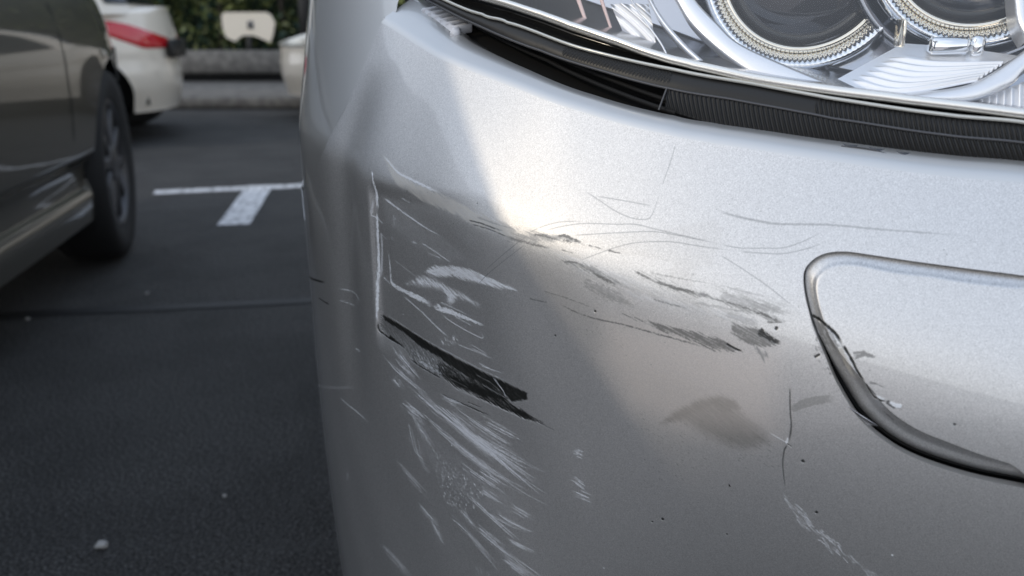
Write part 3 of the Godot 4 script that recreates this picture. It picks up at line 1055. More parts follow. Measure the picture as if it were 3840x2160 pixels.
# the blanking cover low in the bumper, and the bumper's own lip round it
func cover(part: Node3D) -> void:
	var ring := outline()
	var n := ring.size()
	var mid := Vector2(7.58, 0.588)
	# lip: from the outline out to the window's border
	var rows := []
	var nrs := []
	var uvs := []
	var steps := [[-2.0, 0.006], [-1.0, 0.0030], [-0.5, 0.0010], [0.0, 0.0003], [0.03, 0.0], [0.15, 0.0], [0.35, 0.0], [0.6, 0.0], [0.8, 0.0], [1.0, 0.0]]
	for s in steps:
		var row := PackedVector3Array()
		var nr := PackedVector3Array()
		var uv := PackedVector2Array()
		for k in n + 1:
			var q := ring[k % n]
			var d := q - mid
			var kx: float = (WIN_U[1] - mid.x) / d.x if d.x > 0 else (WIN_U[0] - mid.x) / d.x
			var ky: float = (WIN_Y[1] - mid.y) / d.y if d.y > 0 else (WIN_Y[0] - mid.y) / d.y
			var far: Vector2 = mid + d * minf(absf(kx), absf(ky))
			var w: Vector2 = q.lerp(far, maxf(0.0, s[0]))
			row.append(skin(w.x, w.y, dent(w.x, w.y) + s[1]))
			nr.append(skin_n(w.x, w.y))
			uv.append(skin_uv(w.x, w.y))
		rows.append(row)
		nrs.append(nr)
		uvs.append(uv)
	var lip := rows.slice(3)
	obj("cover_surround", sheet(lip, Vector3(0.5, 0.55, -1.5), uvs.slice(3), nrs.slice(3)), mats.bumper, part)
	obj("surround_lip", sheet(rows.slice(0, 4), Vector3(0.5, 0.55, -1.5)), mats.silver, part)
	# the cover: a rounded edge, wider at the foot, and a slightly proud face
	rows = []
	uvs = []
	var hs := [[0.0, 0.0125], [0.05, 0.0100], [0.15, 0.0080], [0.3, 0.0058], [0.45, 0.0039], [0.6, 0.0022], [0.74, 0.0009], [0.86, 0.0000], [0.96, -0.0008], [1.0, -0.0010], [1.03, -0.0015], [1.06, -0.0018], [1.1, -0.0020], [1.15, -0.0021], [1.2, -0.0022], [1.6, -0.0022], [2.2, -0.0022], [3.0, -0.0022], [4.0, -0.0022], [5.5, -0.0022], [8.0, -0.0022]]
	var face := []
	for h in hs:
		var fn := PackedVector3Array()
		var row := PackedVector3Array()
		var uv := PackedVector2Array()
		for k in n + 1:
			var q := ring[k % n]
			var d := q - mid
			var flat_d := Vector2(d.x * U_METRE, d.y)
			var low := smoothstep(0.018, -0.02, d.y)
			var band := lerpf(0.0075, 0.0150, low)
			if d.y > 0.02: band = lerpf(band, 0.005, smoothstep(-0.3, -0.1, d.x))
			var rim: float = lerpf(0.0004, 0.0008, low) + band * minf(h[0], 1.0)
			var pull: float = rim / flat_d.length()
			pull = lerpf(pull, 1.0, maxf(0.0, (h[0] - 1.0) / 7.0))
			var w := q - d * minf(pull, 1.0)
			row.append(skin(w.x, w.y, dent(w.x, w.y) + (h[1] * lerpf(0.36, 1.0, low) if h[1] > 0.0 else h[1])))
			uv.append(skin_uv(w.x, w.y))
			fn.append(skin_n(w.x, w.y))
		rows.append(row)
		uvs.append(uv)
		face.append(fn)
	# the rolled rim takes its normals from its own slope, the face from the skin
	for r in 14:
		for k in n + 1:
			var a: Vector3 = rows[r][(k + 1) % n] - rows[r][(k - 1 + n) % n]
			var b: Vector3 = rows[r + 1][k] - rows[maxi(r - 1, 0)][k]
			var q := a.cross(b).normalized()
			if q.dot(face[r][k]) < 0.0: q = -q
			face[r][k] = q
	obj("fog_lamp_cover", sheet(rows, Vector3(0.5, 0.55, -1.5), uvs, face), mats.bumper, part)
	# dark space behind
	rows = []
	for f in [1.02, 0.5, 0.02]:
		var row := PackedVector3Array()
		for k in n + 1:
			var w: Vector2 = mid + (ring[k % n] - mid) * f
			row.append(skin(w.x, w.y, 0.0125))
		rows.append(row)
	obj("cover_recess", sheet(rows, Vector3(0.5, 0.55, -1.5)), mats.void, part)
	# a flake of lacquer lifting off the torn rim
	var st := st_new()
	var at := skin(7.262, 0.5665, -0.0034)
	var nn := skin_n(7.26, 0.567)
	var ex := (skin(7.30, 0.567) - skin(7.26, 0.567)).normalized()
	var ey := Vector3.UP
	var fl := [at, at + ex * 0.009 - ey * 0.004 + nn * 0.003, at + ex * 0.017 - ey * 0.0065 + nn * 0.006, at + ex * 0.012 - ey * 0.0085 + nn * 0.002]
	quad(st, fl[0], fl[1], fl[2], fl[3], nn)
	obj("lifted_flake", flat(st), mats.white_plastic, part)

# white toothed clip between bumper and wing
func clip(part: Node3D) -> void:
	var base := mm(COMB[0])
	var tips := mm(COMB[1])
	var st := st_new()
	var nn := skin_n(5.0, 0.75)
	var a := base[0].lerp(base[1], 0.25)
	var b := base[3].lerp(base[2], 0.2)
	var along := (b - a)
	var e := along.normalized()
	var across := nn.cross(e).normalized()
	if across.y < 0.0: across = -across
	box(st, (a + b) * 0.5 - nn * 0.004 + across * 0.002, Vector3(along.length(), 0.012, 0.006), Basis(e, across, e.cross(across)), 0.0015)
	for k in 6:
		var f := (k + 0.5) / 6.0
		var root := a.lerp(b, f) + across * 0.003 - nn * 0.002
		var dir := Vector3(0.93, 0.18, -0.30).normalized()
		var ln_ := 0.017 - 0.002 * absf(f - 0.4)
		var w := nn.cross(dir).normalized()
		box(st, root + dir * ln_ * 0.5, Vector3(ln_, 0.0026, 0.008), Basis(dir, w, dir.cross(w)), 0.0008)
	box(st, b + across * 0.003 - nn * 0.002 + e * 0.001, Vector3(0.007, 0.010, 0.008), Basis(e, across, e.cross(across)), 0.003)
	obj("mounting_clip", flat(st), mats.white_plastic, part)

func fender(o: Node3D) -> void:
	var rows := []
	for r in 91:
		var f := r / 90.0
		var row := PackedVector3Array()
		for c in 81:
			var g := c / 80.0
			var y := lerpf(0.52, 0.93, f)
			var u := lerpf(0.15, 4.9, g)
			# clear of the wheel opening: lift the lower edge to the arch
			var z: float = plan_at(u)[0].y
			var d := absf(z + 1.52)
			var arch := 0.315 + sqrt(maxf(0.0, 0.36 * 0.36 - d * d)) if d < 0.36 else 0.0
			y = lerpf(maxf(0.52, arch), 0.93, f)
			var lim := seam_u(clampf(y, 0.6, 0.8)) + 0.02 if y > 0.60 else seam_u(y) + 0.05
			if y > 0.775: lim = 4.72 - (y - 0.775) * 1.2
			u = lerpf(0.15, lim, g)
			var top := smoothstep(0.80, 0.93, y)
			row.append(skin(u, y, 0.0012 + 0.005 * smoothstep(3.9, 4.5, u) + 0.10 * top * top))
		rows.append(row)
	obj("front_wing", sheet(rows, Vector3(0.6, 0.5, -1.6)), mats.silver, o)

func between(a: PackedVector2Array, b: PackedVector2Array, u0: float, u1: float, n: int, shape: Callable, m: int) -> ArrayMesh:
	var rows := []
	for r in m + 1:
		var row := PackedVector3Array()
		var f := float(r) / m
		for k in n + 1:
			var u := lerpf(u0, u1, float(k) / n)
			var y := lerpf(edge_y(a, u), edge_y(b, u), f)
			row.append(skin(u, y, shape.call(u, f)))
		rows.append(row)
	return sheet(rows, Vector3(0.4, 0.5, -1.6))

func run_along(e: PackedVector2Array, u0: float, u1: float, n: int, deep: float, lift := 0.0) -> PackedVector3Array:
	var p := PackedVector3Array()
	for k in n + 1:
		var u := lerpf(u0, u1, float(k) / n)
		p.append(skin(u, edge_y(e, u) + lift, deep))
	return p

func headlight(o: Node3D) -> void:
	var e1 := pairs(E1)
	var e2 := pairs(E2)
	var e3 := pairs(E3)
	var e4 := pairs(E4)
	var e5 := pairs(E5)
	var h := joint("headlight", o)
	var U1 := 8.05
	# black skirt in two ribbed bands
	var up := func(u: float, f: float) -> float:
		var rib := 0.0
		if u > 7.02: rib = 0.0011 * maxf(0.0, sin((u * 0.17 + f * 0.004) * TAU / 0.0029)) * smoothstep(0.0, 0.15, f) * smoothstep(1.0, 0.85, f)
		elif u > 5.95 and u < 6.46: rib = 0.0012 * maxf(0.0, sin((u * 0.17 - f * 0.011) * TAU / 0.0026)) * smoothstep(0.25, 0.45, f)
		return 0.006 - 0.0012 * sin(PI * f) - rib
	obj("upper_skirt", between(e3, e2, 4.9, U1, 1500, up, 12), mats.skirt, h)
	var low := func(u: float, f: float) -> float:
		var rib := 0.0013 * maxf(0.0, sin((u * 0.17 + f * 0.006) * TAU / 0.0031)) * smoothstep(0.0, 0.12, f)
		return lerpf(0.011, 0.006, f) - 0.001 * sin(PI * f) - rib
	obj("lower_skirt", between(e4, e3, 6.455, U1, 1100, low, 12), mats.skirt, h)
	# end wall of the lower band and the lit bead along its top
	obj("skirt_bead", tube(run_along(e3, 4.95, U1, 240, 0.0055), 0.0009, 6), mats.rim, h)
	var st := st_new()
	var pa := skin(6.455, edge_y(e3, 6.455), 0.004)
	var pb := skin(6.44, edge_y(e4, 6.45), 0.006)
	st.append_from(tube(PackedVector3Array([pa, pa.lerp(pb, 0.5), pb]), 0.0006, 6), 0, Transform3D())
	obj("skirt_end", st.commit(), mats.rim, h)
	# dark hollow between bumper and lamp
	var hollow := []
	for r in 7:
		var row := PackedVector3Array()
		for k in 161:
			var u := lerpf(4.86, U1, k / 160.0)
			var lo := edge_y(e5, u) - 0.008
			var hi := edge_y(e3, u)
			if u > 6.45: hi = edge_y(e4, u)
			var f := r / 6.0
			row.append(skin(u, lerpf(lo, hi + 0.003, f), 0.016 + 0.030 * sin(PI * f) * smoothstep(8.0, 5.2, u)))
		hollow.append(row)
	obj("lamp_seat", sheet(hollow, Vector3(0.4, 0.5, -1.6)), mats.void, h)
	for q in [[0.25, 0.032], [0.55, 0.034]]:
		var p := PackedVector3Array()
		for k in 61:
			var u := lerpf(5.0, 6.5, k / 60.0)
			var f: float = q[0] + 0.25 * sin(k / 60.0 * PI)
			p.append(skin(u, lerpf(edge_y(e5, u), edge_y(e3, u), f), q[1] * (1.0 - k / 90.0)))
		obj("seat_rib", tube(p, 0.0014, 6), mats.void, h)
	# moulded ledge under the ribbed band with a small clear tab
	obj("ledge", between(e5, e4, 6.455, U1, 200, func(u, f): return lerpf(0.018, 0.012, f) , 3), mats.black, h)
	obj("clear_tab", between(e5, e4, 7.125, 7.36, 60, func(u, f): return lerpf(0.006, 0.0075, f) + 0.0015 * sin(u * 70.0) * f, 6), mats.lamp_glass, h)
	var tabp := PackedVector3Array()
	for k in 81:
		var u := lerpf(7.13, 7.62, k / 80.0)
		tabp.append(skin(u, lerpf(edge_y(e5, u), edge_y(e4, u), 0.62 - 0.35 * k / 80.0 + 0.22 * sin(k / 80.0 * TAU * 1.6)), 0.006))
	obj("tab_bead", tube(tabp, 0.0004, 6), mats.rim, h)
	# rim of the lens: bright bead, dark groove, pale edge
	obj("lens_rim", tube(run_along(e1, 4.95, U1, 260, 0.003, 0.0012), 0.0028, 10), mats.pearl, h)
	obj("lens_edge", tube(run_along(e2, 4.9, U1, 260, 0.0035), 0.0011, 8), mats.clear_rim, h)
	obj("lens_groove", between(e2, e1, 4.95, U1, 240, func(_u, f): return 0.006 + 0.004 * sin(PI * f), 4), mats.black_gloss, h)
	# back plate, the chrome pieces and the lamps
	var top := PackedVector2Array([Vector2(4.9, 0.86), Vector2(8.1, 0.86)])
	obj("back_plate", between(e1, top, 5.05, U1, 120, func(_u, f): return 0.008 + 0.08 * smoothstep(0.0, 0.05, f), 60), mats.plate, h)
	var back := Vector3(0.30, -0.25, -0.92)
	obj("bezel_band", ribbon(mm(BAND[0]), mm(BAND[1]), 60, 0.0012, 0.02, back), mats.satin, h)
	obj("bezel_band", ribbon(mm(BAND2[0]), mm(BAND2[1]), 50, 0.0015, 0.02, back), mats.satin, h)
	obj("bezel_band", ribbon(mm(BAND3[0]), mm(BAND3[1]), 50, 0.0003, 0.006, back), mats.satin, h)
	obj("bezel_band", ribbon(mm(CRESCENT[0]), mm(CRESCENT[1]), 60, 0.003, 0.02, back), mats.satin, h)
	obj("bezel_band", ribbon(mm(VBAND[0]), mm(VBAND[1]), 40, 0.002, 0.02, back), mats.satin, h)
	# tray with louvre ribs
	var ta := flow(mm(TRAY[0]), 60)
	var tb := flow(mm(TRAY[1]), 60)
	var rows := []
	for r in 97:
		var f := r / 96.0
		var row := PackedVector3Array()
		for k in 60:
			var q := ta[k].lerp(tb[k], f)
			var g := k / 59.0
			var rib := 0.0022 * maxf(0.0, sin(f * TAU * 9.0)) * smoothstep(0.12, 0.3, g) * smoothstep(0.25, 0.35, f)
			row.append(q + Vector3(0, 1, 0.3) * rib)
		rows.append(row)
	obj("tray", sheet(rows, Vector3(0.25, 0.6, -0.6)), mats.satin, h)
	st = st_new()
	var tq := ta[28].lerp(tb[28], 0.12)
	box(st, tq + Vector3(0.0, 0.004, 0.002), Vector3(0.022, 0.010, 0.010), Basis(Vector3.UP, -0.2), 0.002)
	box(st, tq + Vector3(0.016, 0.004, 0.004), Vector3(0.008, 0.012, 0.008), Basis(Vector3.UP, -0.2), 0.002)
	obj("tray_stop", flat(st), mats.chrome, h)
	# ribbed reflector at the foot
	var ra := flow(mm(RIBBED[0]), 161)
	var rb := flow(mm(RIBBED[1]), 161)
	rows = []
	for r in 9:
		var row := PackedVector3Array()
		for k in 161: row.append(ra[k].lerp(rb[k], r / 8.0) + Vector3(0.1, 0.2, 1.0) * 0.0018 * sin(k / 160.0 * TAU * 9.0))
		rows.append(row)
	obj("ribbed_reflector", sheet(rows, Vector3(0.3, 0.7, -0.8)), mats.satin, h)
	# indicator side: fluted reflector, and coloured strips in place of amber reflections
	var sg := mm(SIGNAL[0])
	rows = []
	for r in 49:
		var row := PackedVector3Array()
		for k in 161:
			var f := k / 160.0
			row.append(sg[0].lerp(sg[1], r / 48.0).lerp(sg[3].lerp(sg[2], r / 48.0), f) + Vector3(-0.2, 0.3, 0.9) * 0.0012 * sin((f * 0.6 - r / 48.0 * 0.5) * TAU * 5.0))
		rows.append(row)
	obj("fluted_reflector", sheet(rows, Vector3(0.3, 0.7, -0.8)), mats.satin, h)
	for k in [1, 2]:
		var q := mm(SIGNAL[k])
		for j in [0, 3]:
			var p0 := q[j]
			var p1 := q[1 if j == 0 else 2]
			q[j] = p0.lerp(p1, 0.25)
			q[1 if j == 0 else 2] = p0.lerp(p1, 0.65)
		obj("amber_glint", ribbon(PackedVector3Array([q[0], q[0].lerp(q[3], 0.5), q[3]]), PackedVector3Array([q[1], q[1].lerp(q[2], 0.5), q[2]]), 20, 0.0004, 0.001, back), mats.amber, h)
	# two round lamps, each: dark glass, rim, fluted ring, collar
	for L in [[Vector3(0.1897, 0.7963, -0.600), 0.0495, Vector3(-0.22, 0.06, 1.0)], [Vector3(0.278, 0.8087, -0.556), 0.0473, Vector3(-0.30, 0.08, 1.0)]]:
		var c: Vector3 = L[0]
		var R: float = L[1]
		var k := R / 0.045
		obj("lamp_lens", lathe([[R, -0.008], [R * 0.9, -0.001], [R * 0.7, 0.005], [R * 0.4, 0.008], [0.0, 0.009]], c, L[2], 90), mats.lamp_glass, h)
		obj("lamp_rim", lathe([[R * 1.0, -0.010], [R * 1.01, 0.0], [R * 1.05, 0.002], [R * 1.10, 0.001], [R * 1.11, -0.002]], c, L[2], 120), mats.warm_chrome, h)
		obj("fluted_ring", lathe([[R * 1.10, -0.004], [R * 1.115, -0.002], [R * 1.16, 0.002], [R * 1.22, 0.006], [R * 1.25, 0.0072], [R * 1.265, 0.0078], [R * 1.31, 0.007], [R * 1.34, 0.003], [R * 1.36, -0.006]], c, L[2], 1180, 118, -0.0012, [0, 0.8, 1, 1, 0.6, 0, 0, 0, 0]), mats.chrome, h)
		obj("lamp_collar", lathe([[R * 1.36, -0.006], [R * 1.40, -0.012], [R * 1.50, -0.016], [R * 1.54, -0.010], [R * 1.56, -0.03]], c, L[2], 120), mats.dark_chrome, h)
	st = st_new()
	var dv := mm(DIVIDER)
	box(st, (dv[0] + dv[2]) * 0.5, Vector3(0.0022, 0.016, 0.012), Basis(), 0.0008)
	obj("divider", flat(st), mats.warm_chrome, h)
	# the clear cover
	obj("lens", between(e1, top, 4.95, U1, 120, func(_u, f): return 0.001 - 0.004 * sin(PI * f), 16), mats.clear, h)

func rest_of_silver(o: Node3D) -> void:
	var p := {
		"L": 4.32, "W": 0.865, "sill": 0.19, "axle_f": -1.30, "axle_r": 1.32, "wheel_r": 0.315, "arch": 0.36, "pp": 8.0, "qq": 2.2, "paint": mats.silver, "cut": -1.05,
		"prof": [[0.15, -0.06], [0.22, -0.045], [0.30, -0.02], [0.42, 0.0], [0.66, 0.0], [0.78, -0.02], [0.95, -0.07]],
		"rows": [0.0, 0.05, 0.1, 0.15, 0.2, 0.3, 0.4, 0.5, 0.6, 0.7, 0.78, 0.85, 0.92, 1.0],
		"top": [[-2.16, 0.80], [-1.05, 0.93], [0.5, 0.94], [2.16, 0.98]],
		"roof": 1.47, "cab": [-1.0, 2.0, -0.2, 1.4], "pane_f": [0.08, 0.93], "side_panes": [[0.22, 0.46, 0.02], [0.475, 0.68, -0.04]],
	}
	var b := Node3D.new()
	b.position = Vector3(0.63, 0, -2.82)
	b.rotation.y = PI
	car_body(p, b)
	car_cabin(p, b)
	car_wheels(p, b)
	# the shell was built about its own middle: hang its parts straight on the car
	for part in b.get_children():
		var called := String(part.name)
		b.remove_child(part)
		part.transform = b.transform * part.transform
		part.name = called
		o.add_child(part, true)
	b.free()
	# bonnet forward of the shell, mirrored about the car's middle
	var rows := []
	for r in 25:
		var f := r / 24.0
		var row := PackedVector3Array()
		for k in 61:
			var u := lerpf(4.5, 15.5, k / 60.0)
			var q := skin(u, 0.87, 0.0)
			var back := Vector3(clampf(q.x, -0.16, 1.42), 0.95, -1.78)
			row.append(q.lerp(back, f) + Vector3.UP * 0.05 * sin(PI * 0.5 * f))
		rows.append(row)
	obj("front_bonnet", sheet(rows, Vector3(0.6, 0.3, -1.2)), mats.silver, o)
	# grille and the dark front beyond the picture
	rows = []
	for r in 5:
		var row := PackedVector3Array()
		for k in 41:
			var u := lerpf(8.02, 12.1, k / 40.0)
			row.append(skin(u, lerpf(0.665, 0.885, r / 4.0), 0.02))
		rows.append(row)
	obj("grille", sheet(rows, Vector3(0.6, 0.6, -1.2)), mats.black, o)

func build_small_things() -> void:
	for s in [[-0.621, -1.155, 0.010, "small pale pebble lying alone on the dark asphalt near the viewer"], [-1.298, -2.22, 0.007, "small pale pebble on the asphalt near the bronze car's wheel"], [-1.072, -2.455, 0.006, "tiny pebble on the asphalt between the two cars"], [-0.482, -1.304, 0.004, "tiny pebble on the asphalt near the silver bumper"]]:
		var r: float = s[2]
		var rows := []
		for i in 9:
			var row := PackedVector3Array()
			for k in 13:
				var a := PI * (i / 8.0 - 0.5)
				var b := TAU * k / 12.0
				var w := 1.0 + 0.18 * sin(b * 2.0 + i) + 0.1 * sin(b * 3.0)
				row.append(Vector3(cos(a) * cos(b) * r * w, sin(a) * r * 0.6 + r * 0.55, cos(a) * sin(b) * r * 0.8 * w))
			rows.append(row)
		var o := obj("pebble", sheet(rows, Vector3(0, r * 0.5, 0)), mats.grit if r == 0.010 and s[0] > -0.7 else mats.grit)
		o.position = Vector3(s[0], 0, s[1])
		tag(o, s[3], "pebble", "pebbles on the asphalt")

# ---------------------------------------------------------------- the paint, its scrapes and a painted glow
var pic: Image
var how: Image
var deep: Image
var fray := FastNoiseLite.new()
# albedo (linear), then metal, roughness, coat
const WHITE_SCUFF_GLINT := [0.86, 0.87, 0.89, 0.0, 0.7, 0.0]
const LIGHT_SCUFF := [0.78, 0.79, 0.82, 0.0, 0.65, 0.1]
const GREY_SCUFF := [0.26, 0.255, 0.25, 0.2, 0.55, 0.2]
const MID_SCUFF := [0.15, 0.148, 0.14, 0.45, 0.55, 0.3]
const WARM_GLOW := [0.90, 0.80, 0.73, 0.55, 0.5, 0.6]  # warm light on the lower bumper, put into the paint colour
const SMUDGE := [0.25, 0.245, 0.23, 0.72, 0.5, 0.5]
const DARK_SCUFF := [0.05, 0.05, 0.048, 0.0, 0.6, 0.1]
const BARE := [0.010, 0.010, 0.009, 0.0, 0.45, 0.0]
const HAIR := [0.20, 0.20, 0.20, 0.3, 0.5, 0.5]
const BEIGE := [0.55, 0.52, 0.47, 0.1, 0.6, 0.1]

func silver_paint() -> void:
	pic = Image.create(TEX_W, TEX_H, false, Image.FORMAT_RGBA8)
	how = Image.create(TEX_W, TEX_H, false, Image.FORMAT_RGBA8)
	var s: StandardMaterial3D = mats.silver
	pic.fill(s.albedo_color)
	deep = Image.create(TEX_W, TEX_H, false, Image.FORMAT_L8)
	deep.fill(Color(0.6, 0.6, 0.6))
	how.fill(Color(1.0, 0.47, 0.82))
	fray.seed = 11
	fray.frequency = 0.09
	fray.fractal_octaves = 3
	speckle()
	damage_and_glow()
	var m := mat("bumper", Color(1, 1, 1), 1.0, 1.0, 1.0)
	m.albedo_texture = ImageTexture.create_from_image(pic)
	var t := ImageTexture.create_from_image(how)
	m.roughness_texture = t
	m.roughness_texture_channel = BaseMaterial3D.TEXTURE_CHANNEL_GREEN
	m.metallic_texture = t
	m.metallic_texture_channel = BaseMaterial3D.TEXTURE_CHANNEL_BLUE
	m.clearcoat_texture = t
	m.texture_repeat = false
	m.heightmap_enabled = true
	m.heightmap_texture = ImageTexture.create_from_image(deep)
	m.heightmap_scale = 0.07
	flakes(m)

func flakes(m: StandardMaterial3D) -> void:
	var n := FastNoiseLite.new()
	n.noise_type = FastNoiseLite.TYPE_VALUE
	n.seed = 21
	n.frequency = 0.7
	n.fractal_octaves = 2
	var t := NoiseTexture2D.new()
	t.noise = n
	t.width = TEX_W
	t.height = TEX_H
	t.as_normal_map = true
	t.bump_strength = 2.0
	m.normal_enabled = true
	m.normal_texture = t
	m.normal_scale = 0.015

func dab(x: int, y: int, c: Array, a: float) -> void:
	if a <= 0.01 or x < 0 or y < 0 or x >= TEX_W or y >= TEX_H: return
	var p := pic.get_pixel(x, y).lerp(Color(c[0], c[1], c[2]).linear_to_srgb(), a)
	pic.set_pixel(x, y, p)
	var h := how.get_pixel(x, y).lerp(Color(c[5], c[4], c[3]), a)
	how.set_pixel(x, y, h)
	var low: float = 0.0 if c[0] < 0.02 else (0.42 if c[0] < 0.1 else (0.78 if c[0] > 0.6 else 0.6))
	if low != 0.6: deep.set_pixel(x, y, Color(1, 1, 1) * lerpf(deep.get_pixel(x, y).r, low, a))

func line(list: Array, w0: float, w1: float, c: Array, a: float, rough: float) -> void:
	var pts := PackedVector2Array()
	for k in range(0, list.size(), 2): pts.append(Vector2(list[k], list[k + 1]))
	var fine := PackedVector2Array()
	var last := pts.size() - 1
	for k in last:
		var n := maxi(2, int(pts[k].distance_to(pts[k + 1]) / 6.0))
		for j in n: fine.append(pts[k].cubic_interpolate(pts[k + 1], pts[maxi(k - 1, 0)], pts[mini(k + 2, last)], float(j) / n))
	fine.append(pts[last])
	var total := 0.0
	for k in fine.size() - 1: total += fine[k].distance_to(fine[k + 1])
	if total < 0.1: return
	var run := 0.0
	var cover_ := {}
	for k in fine.size() - 1:
		var p := fine[k]
		var q := fine[k + 1]
		var l := p.distance_to(q)
		if l < 0.001: continue
		var d := (q - p) / l
		var big := maxf(w0, w1) * 0.5 + 2.0
		for y in range(int(minf(p.y, q.y) - big), int(maxf(p.y, q.y) + big) + 1):
			for x in range(int(minf(p.x, q.x) - big), int(maxf(p.x, q.x) + big) + 1):
				var o := Vector2(x, y) - p
				var t := clampf(o.dot(d), 0.0, l)
				var e := (o - d * t).length()
				var f := (run + t) / total
				var w := lerpf(w0, w1, f) * 0.5
				w *= minf(1.0, 0.35 + minf(f, 1.0 - f) * 12.0)
				var r := fray.get_noise_2d((x * d.x + y * d.y) * 0.8, (x * d.y - y * d.x) * 2.6)
				w *= 1.0 + rough * r * 1.6
				var v := clampf(w + 0.5 - e, 0.0, 1.0) * minf(1.0, w * 2.0 + 0.25)
				v *= 1.0 - rough * 0.75 * smoothstep(-0.05, 0.35, -r)
				if total > 24.0: v *= smoothstep(0.0, 0.1, f) * smoothstep(0.0, 0.22, 1.0 - f)
				if v > 0.0:
					var key := y * TEX_W + x
					if v > cover_.get(key, 0.0): cover_[key] = v
		run += l
	for key in cover_: dab(key % TEX_W, key / TEX_W, c, cover_[key] * a)

func patch(list: Array, c: Array, a: float, ang: float, rough: float, wide := 0.0) -> void:
	var pts := PackedVector2Array()
	for k in range(0, list.size(), 2): pts.append(Vector2(list[k], list[k + 1]))
	var lo := pts[0]
	var hi := pts[0]
	for p in pts:
		lo = lo.min(p)
		hi = hi.max(p)
	var d := Vector2(cos(ang), sin(ang))
	for y in range(int(lo.y) - 6, int(hi.y) + 7):
		for x in range(int(lo.x) - 6, int(hi.x) + 7):
			var q := Vector2(x, y)
			var dist := 1e9
			for k in pts.size():
				dist = minf(dist, q.distance_to(Geometry2D.get_closest_point_to_segment(q, pts[k], pts[(k + 1) % pts.size()])))
			if not Geometry2D.is_point_in_polygon(q, pts): dist = -dist
			if dist < -6.0: continue
			var r := fray.get_noise_2d(q.dot(d) * 0.22, (q.x * d.y - q.y * d.x) * 2.8)
			var r2 := fray.get_noise_2d(q.x * 2.0 + 500.0, q.y * 2.0)
			var soft: float = wide if wide > 0.0 else lerpf(2.5, 16.0, smoothstep(0.5, 1.0, rough))
			var v := smoothstep(-1.0 - soft * 0.3, soft, dist + (r * 10.0 + r2 * 4.0) * rough)
			v *= 1.0 - rough * 0.85 * smoothstep(-0.15, 0.45, -r - r2 * 0.5)
			dab(x, y, c, v * a)

func speckle() -> void:
	# metallic grain: every texel a little lighter or darker
	var raw := pic.get_data()
	var noise := PackedByteArray()
	noise.resize(70001)
	for k in noise.size(): noise[k] = int(clampf(rng.randfn(0.0, 11.0), -34.0, 34.0)) + 64
	var base := raw[0]
	var base_g := int(raw[1]) - int(raw[0])
	var base_b := int(raw[2]) - int(raw[0])
	var k := 0
	for i in range(0, raw.size(), 4):
		var v: int = clampi(base + noise[k] - 64, 0, 255)
		raw[i] = v
		raw[i + 1] = maxi(v + base_g, 0)
		raw[i + 2] = maxi(v + base_b, 0)
		k += 1
		if k == 70001: k = 0
	pic = Image.create_from_data(TEX_W, TEX_H, false, Image.FORMAT_RGBA8, raw)

# a scratch: a faint wide graze, a main line and a few hair-thin companions
func scrape(list: Array, w0: float, w1: float, c: Array, a: float) -> void:
	line(list, maxf(1.4, w0 * 0.6), maxf(1.1, w1 * 0.6), c, minf(1.0, a * 1.2), 0.6)
	var n := list.size()
	var d := Vector2(list[n - 2] - list[0], list[n - 1] - list[1])
	var s := Vector2(-d.y, d.x).normalized()
	for k in 9:
		var o := s * rng.randf_range(-1.0, 1.0) * (w0 * 1.8 + 6.0) + d * rng.randf_range(-0.35, 0.45)
		var cut := rng.randi_range(0, 1) * 2 if n > 6 else 0
		var l := []
		for i in range(cut, n, 2):
			l.append(list[i] + o.x)
			l.append(list[i + 1] + o.y)
		line(l, 1.3, 0.9, c, a * rng.randf_range(0.35, 1.0), 0.5)

func specks(list: Array, n: int, c: Array, a: float, ln_: float, w: float, ang: float) -> void:
	var pts := PackedVector2Array()
	for k in range(0, list.size(), 2): pts.append(Vector2(list[k], list[k + 1]))
	var lo := pts[0]
	var hi := pts[0]
	for p in pts:
		lo = lo.min(p)
		hi = hi.max(p)
	for k in n:
		var q := Vector2(rng.randf_range(lo.x, hi.x), rng.randf_range(lo.y, hi.y))
		if not Geometry2D.is_point_in_polygon(q, pts): continue
		var g := ang + rng.randfn(0, 0.12)
		var e := q + Vector2(cos(g), sin(g)) * ln_ * rng.randf_range(0.3, 1.3)
		line([q.x, q.y, e.x, e.y], w * rng.randf_range(0.5, 1.2), w * 0.5, c, a * rng.randf_range(0.4, 1.0), 0.6)

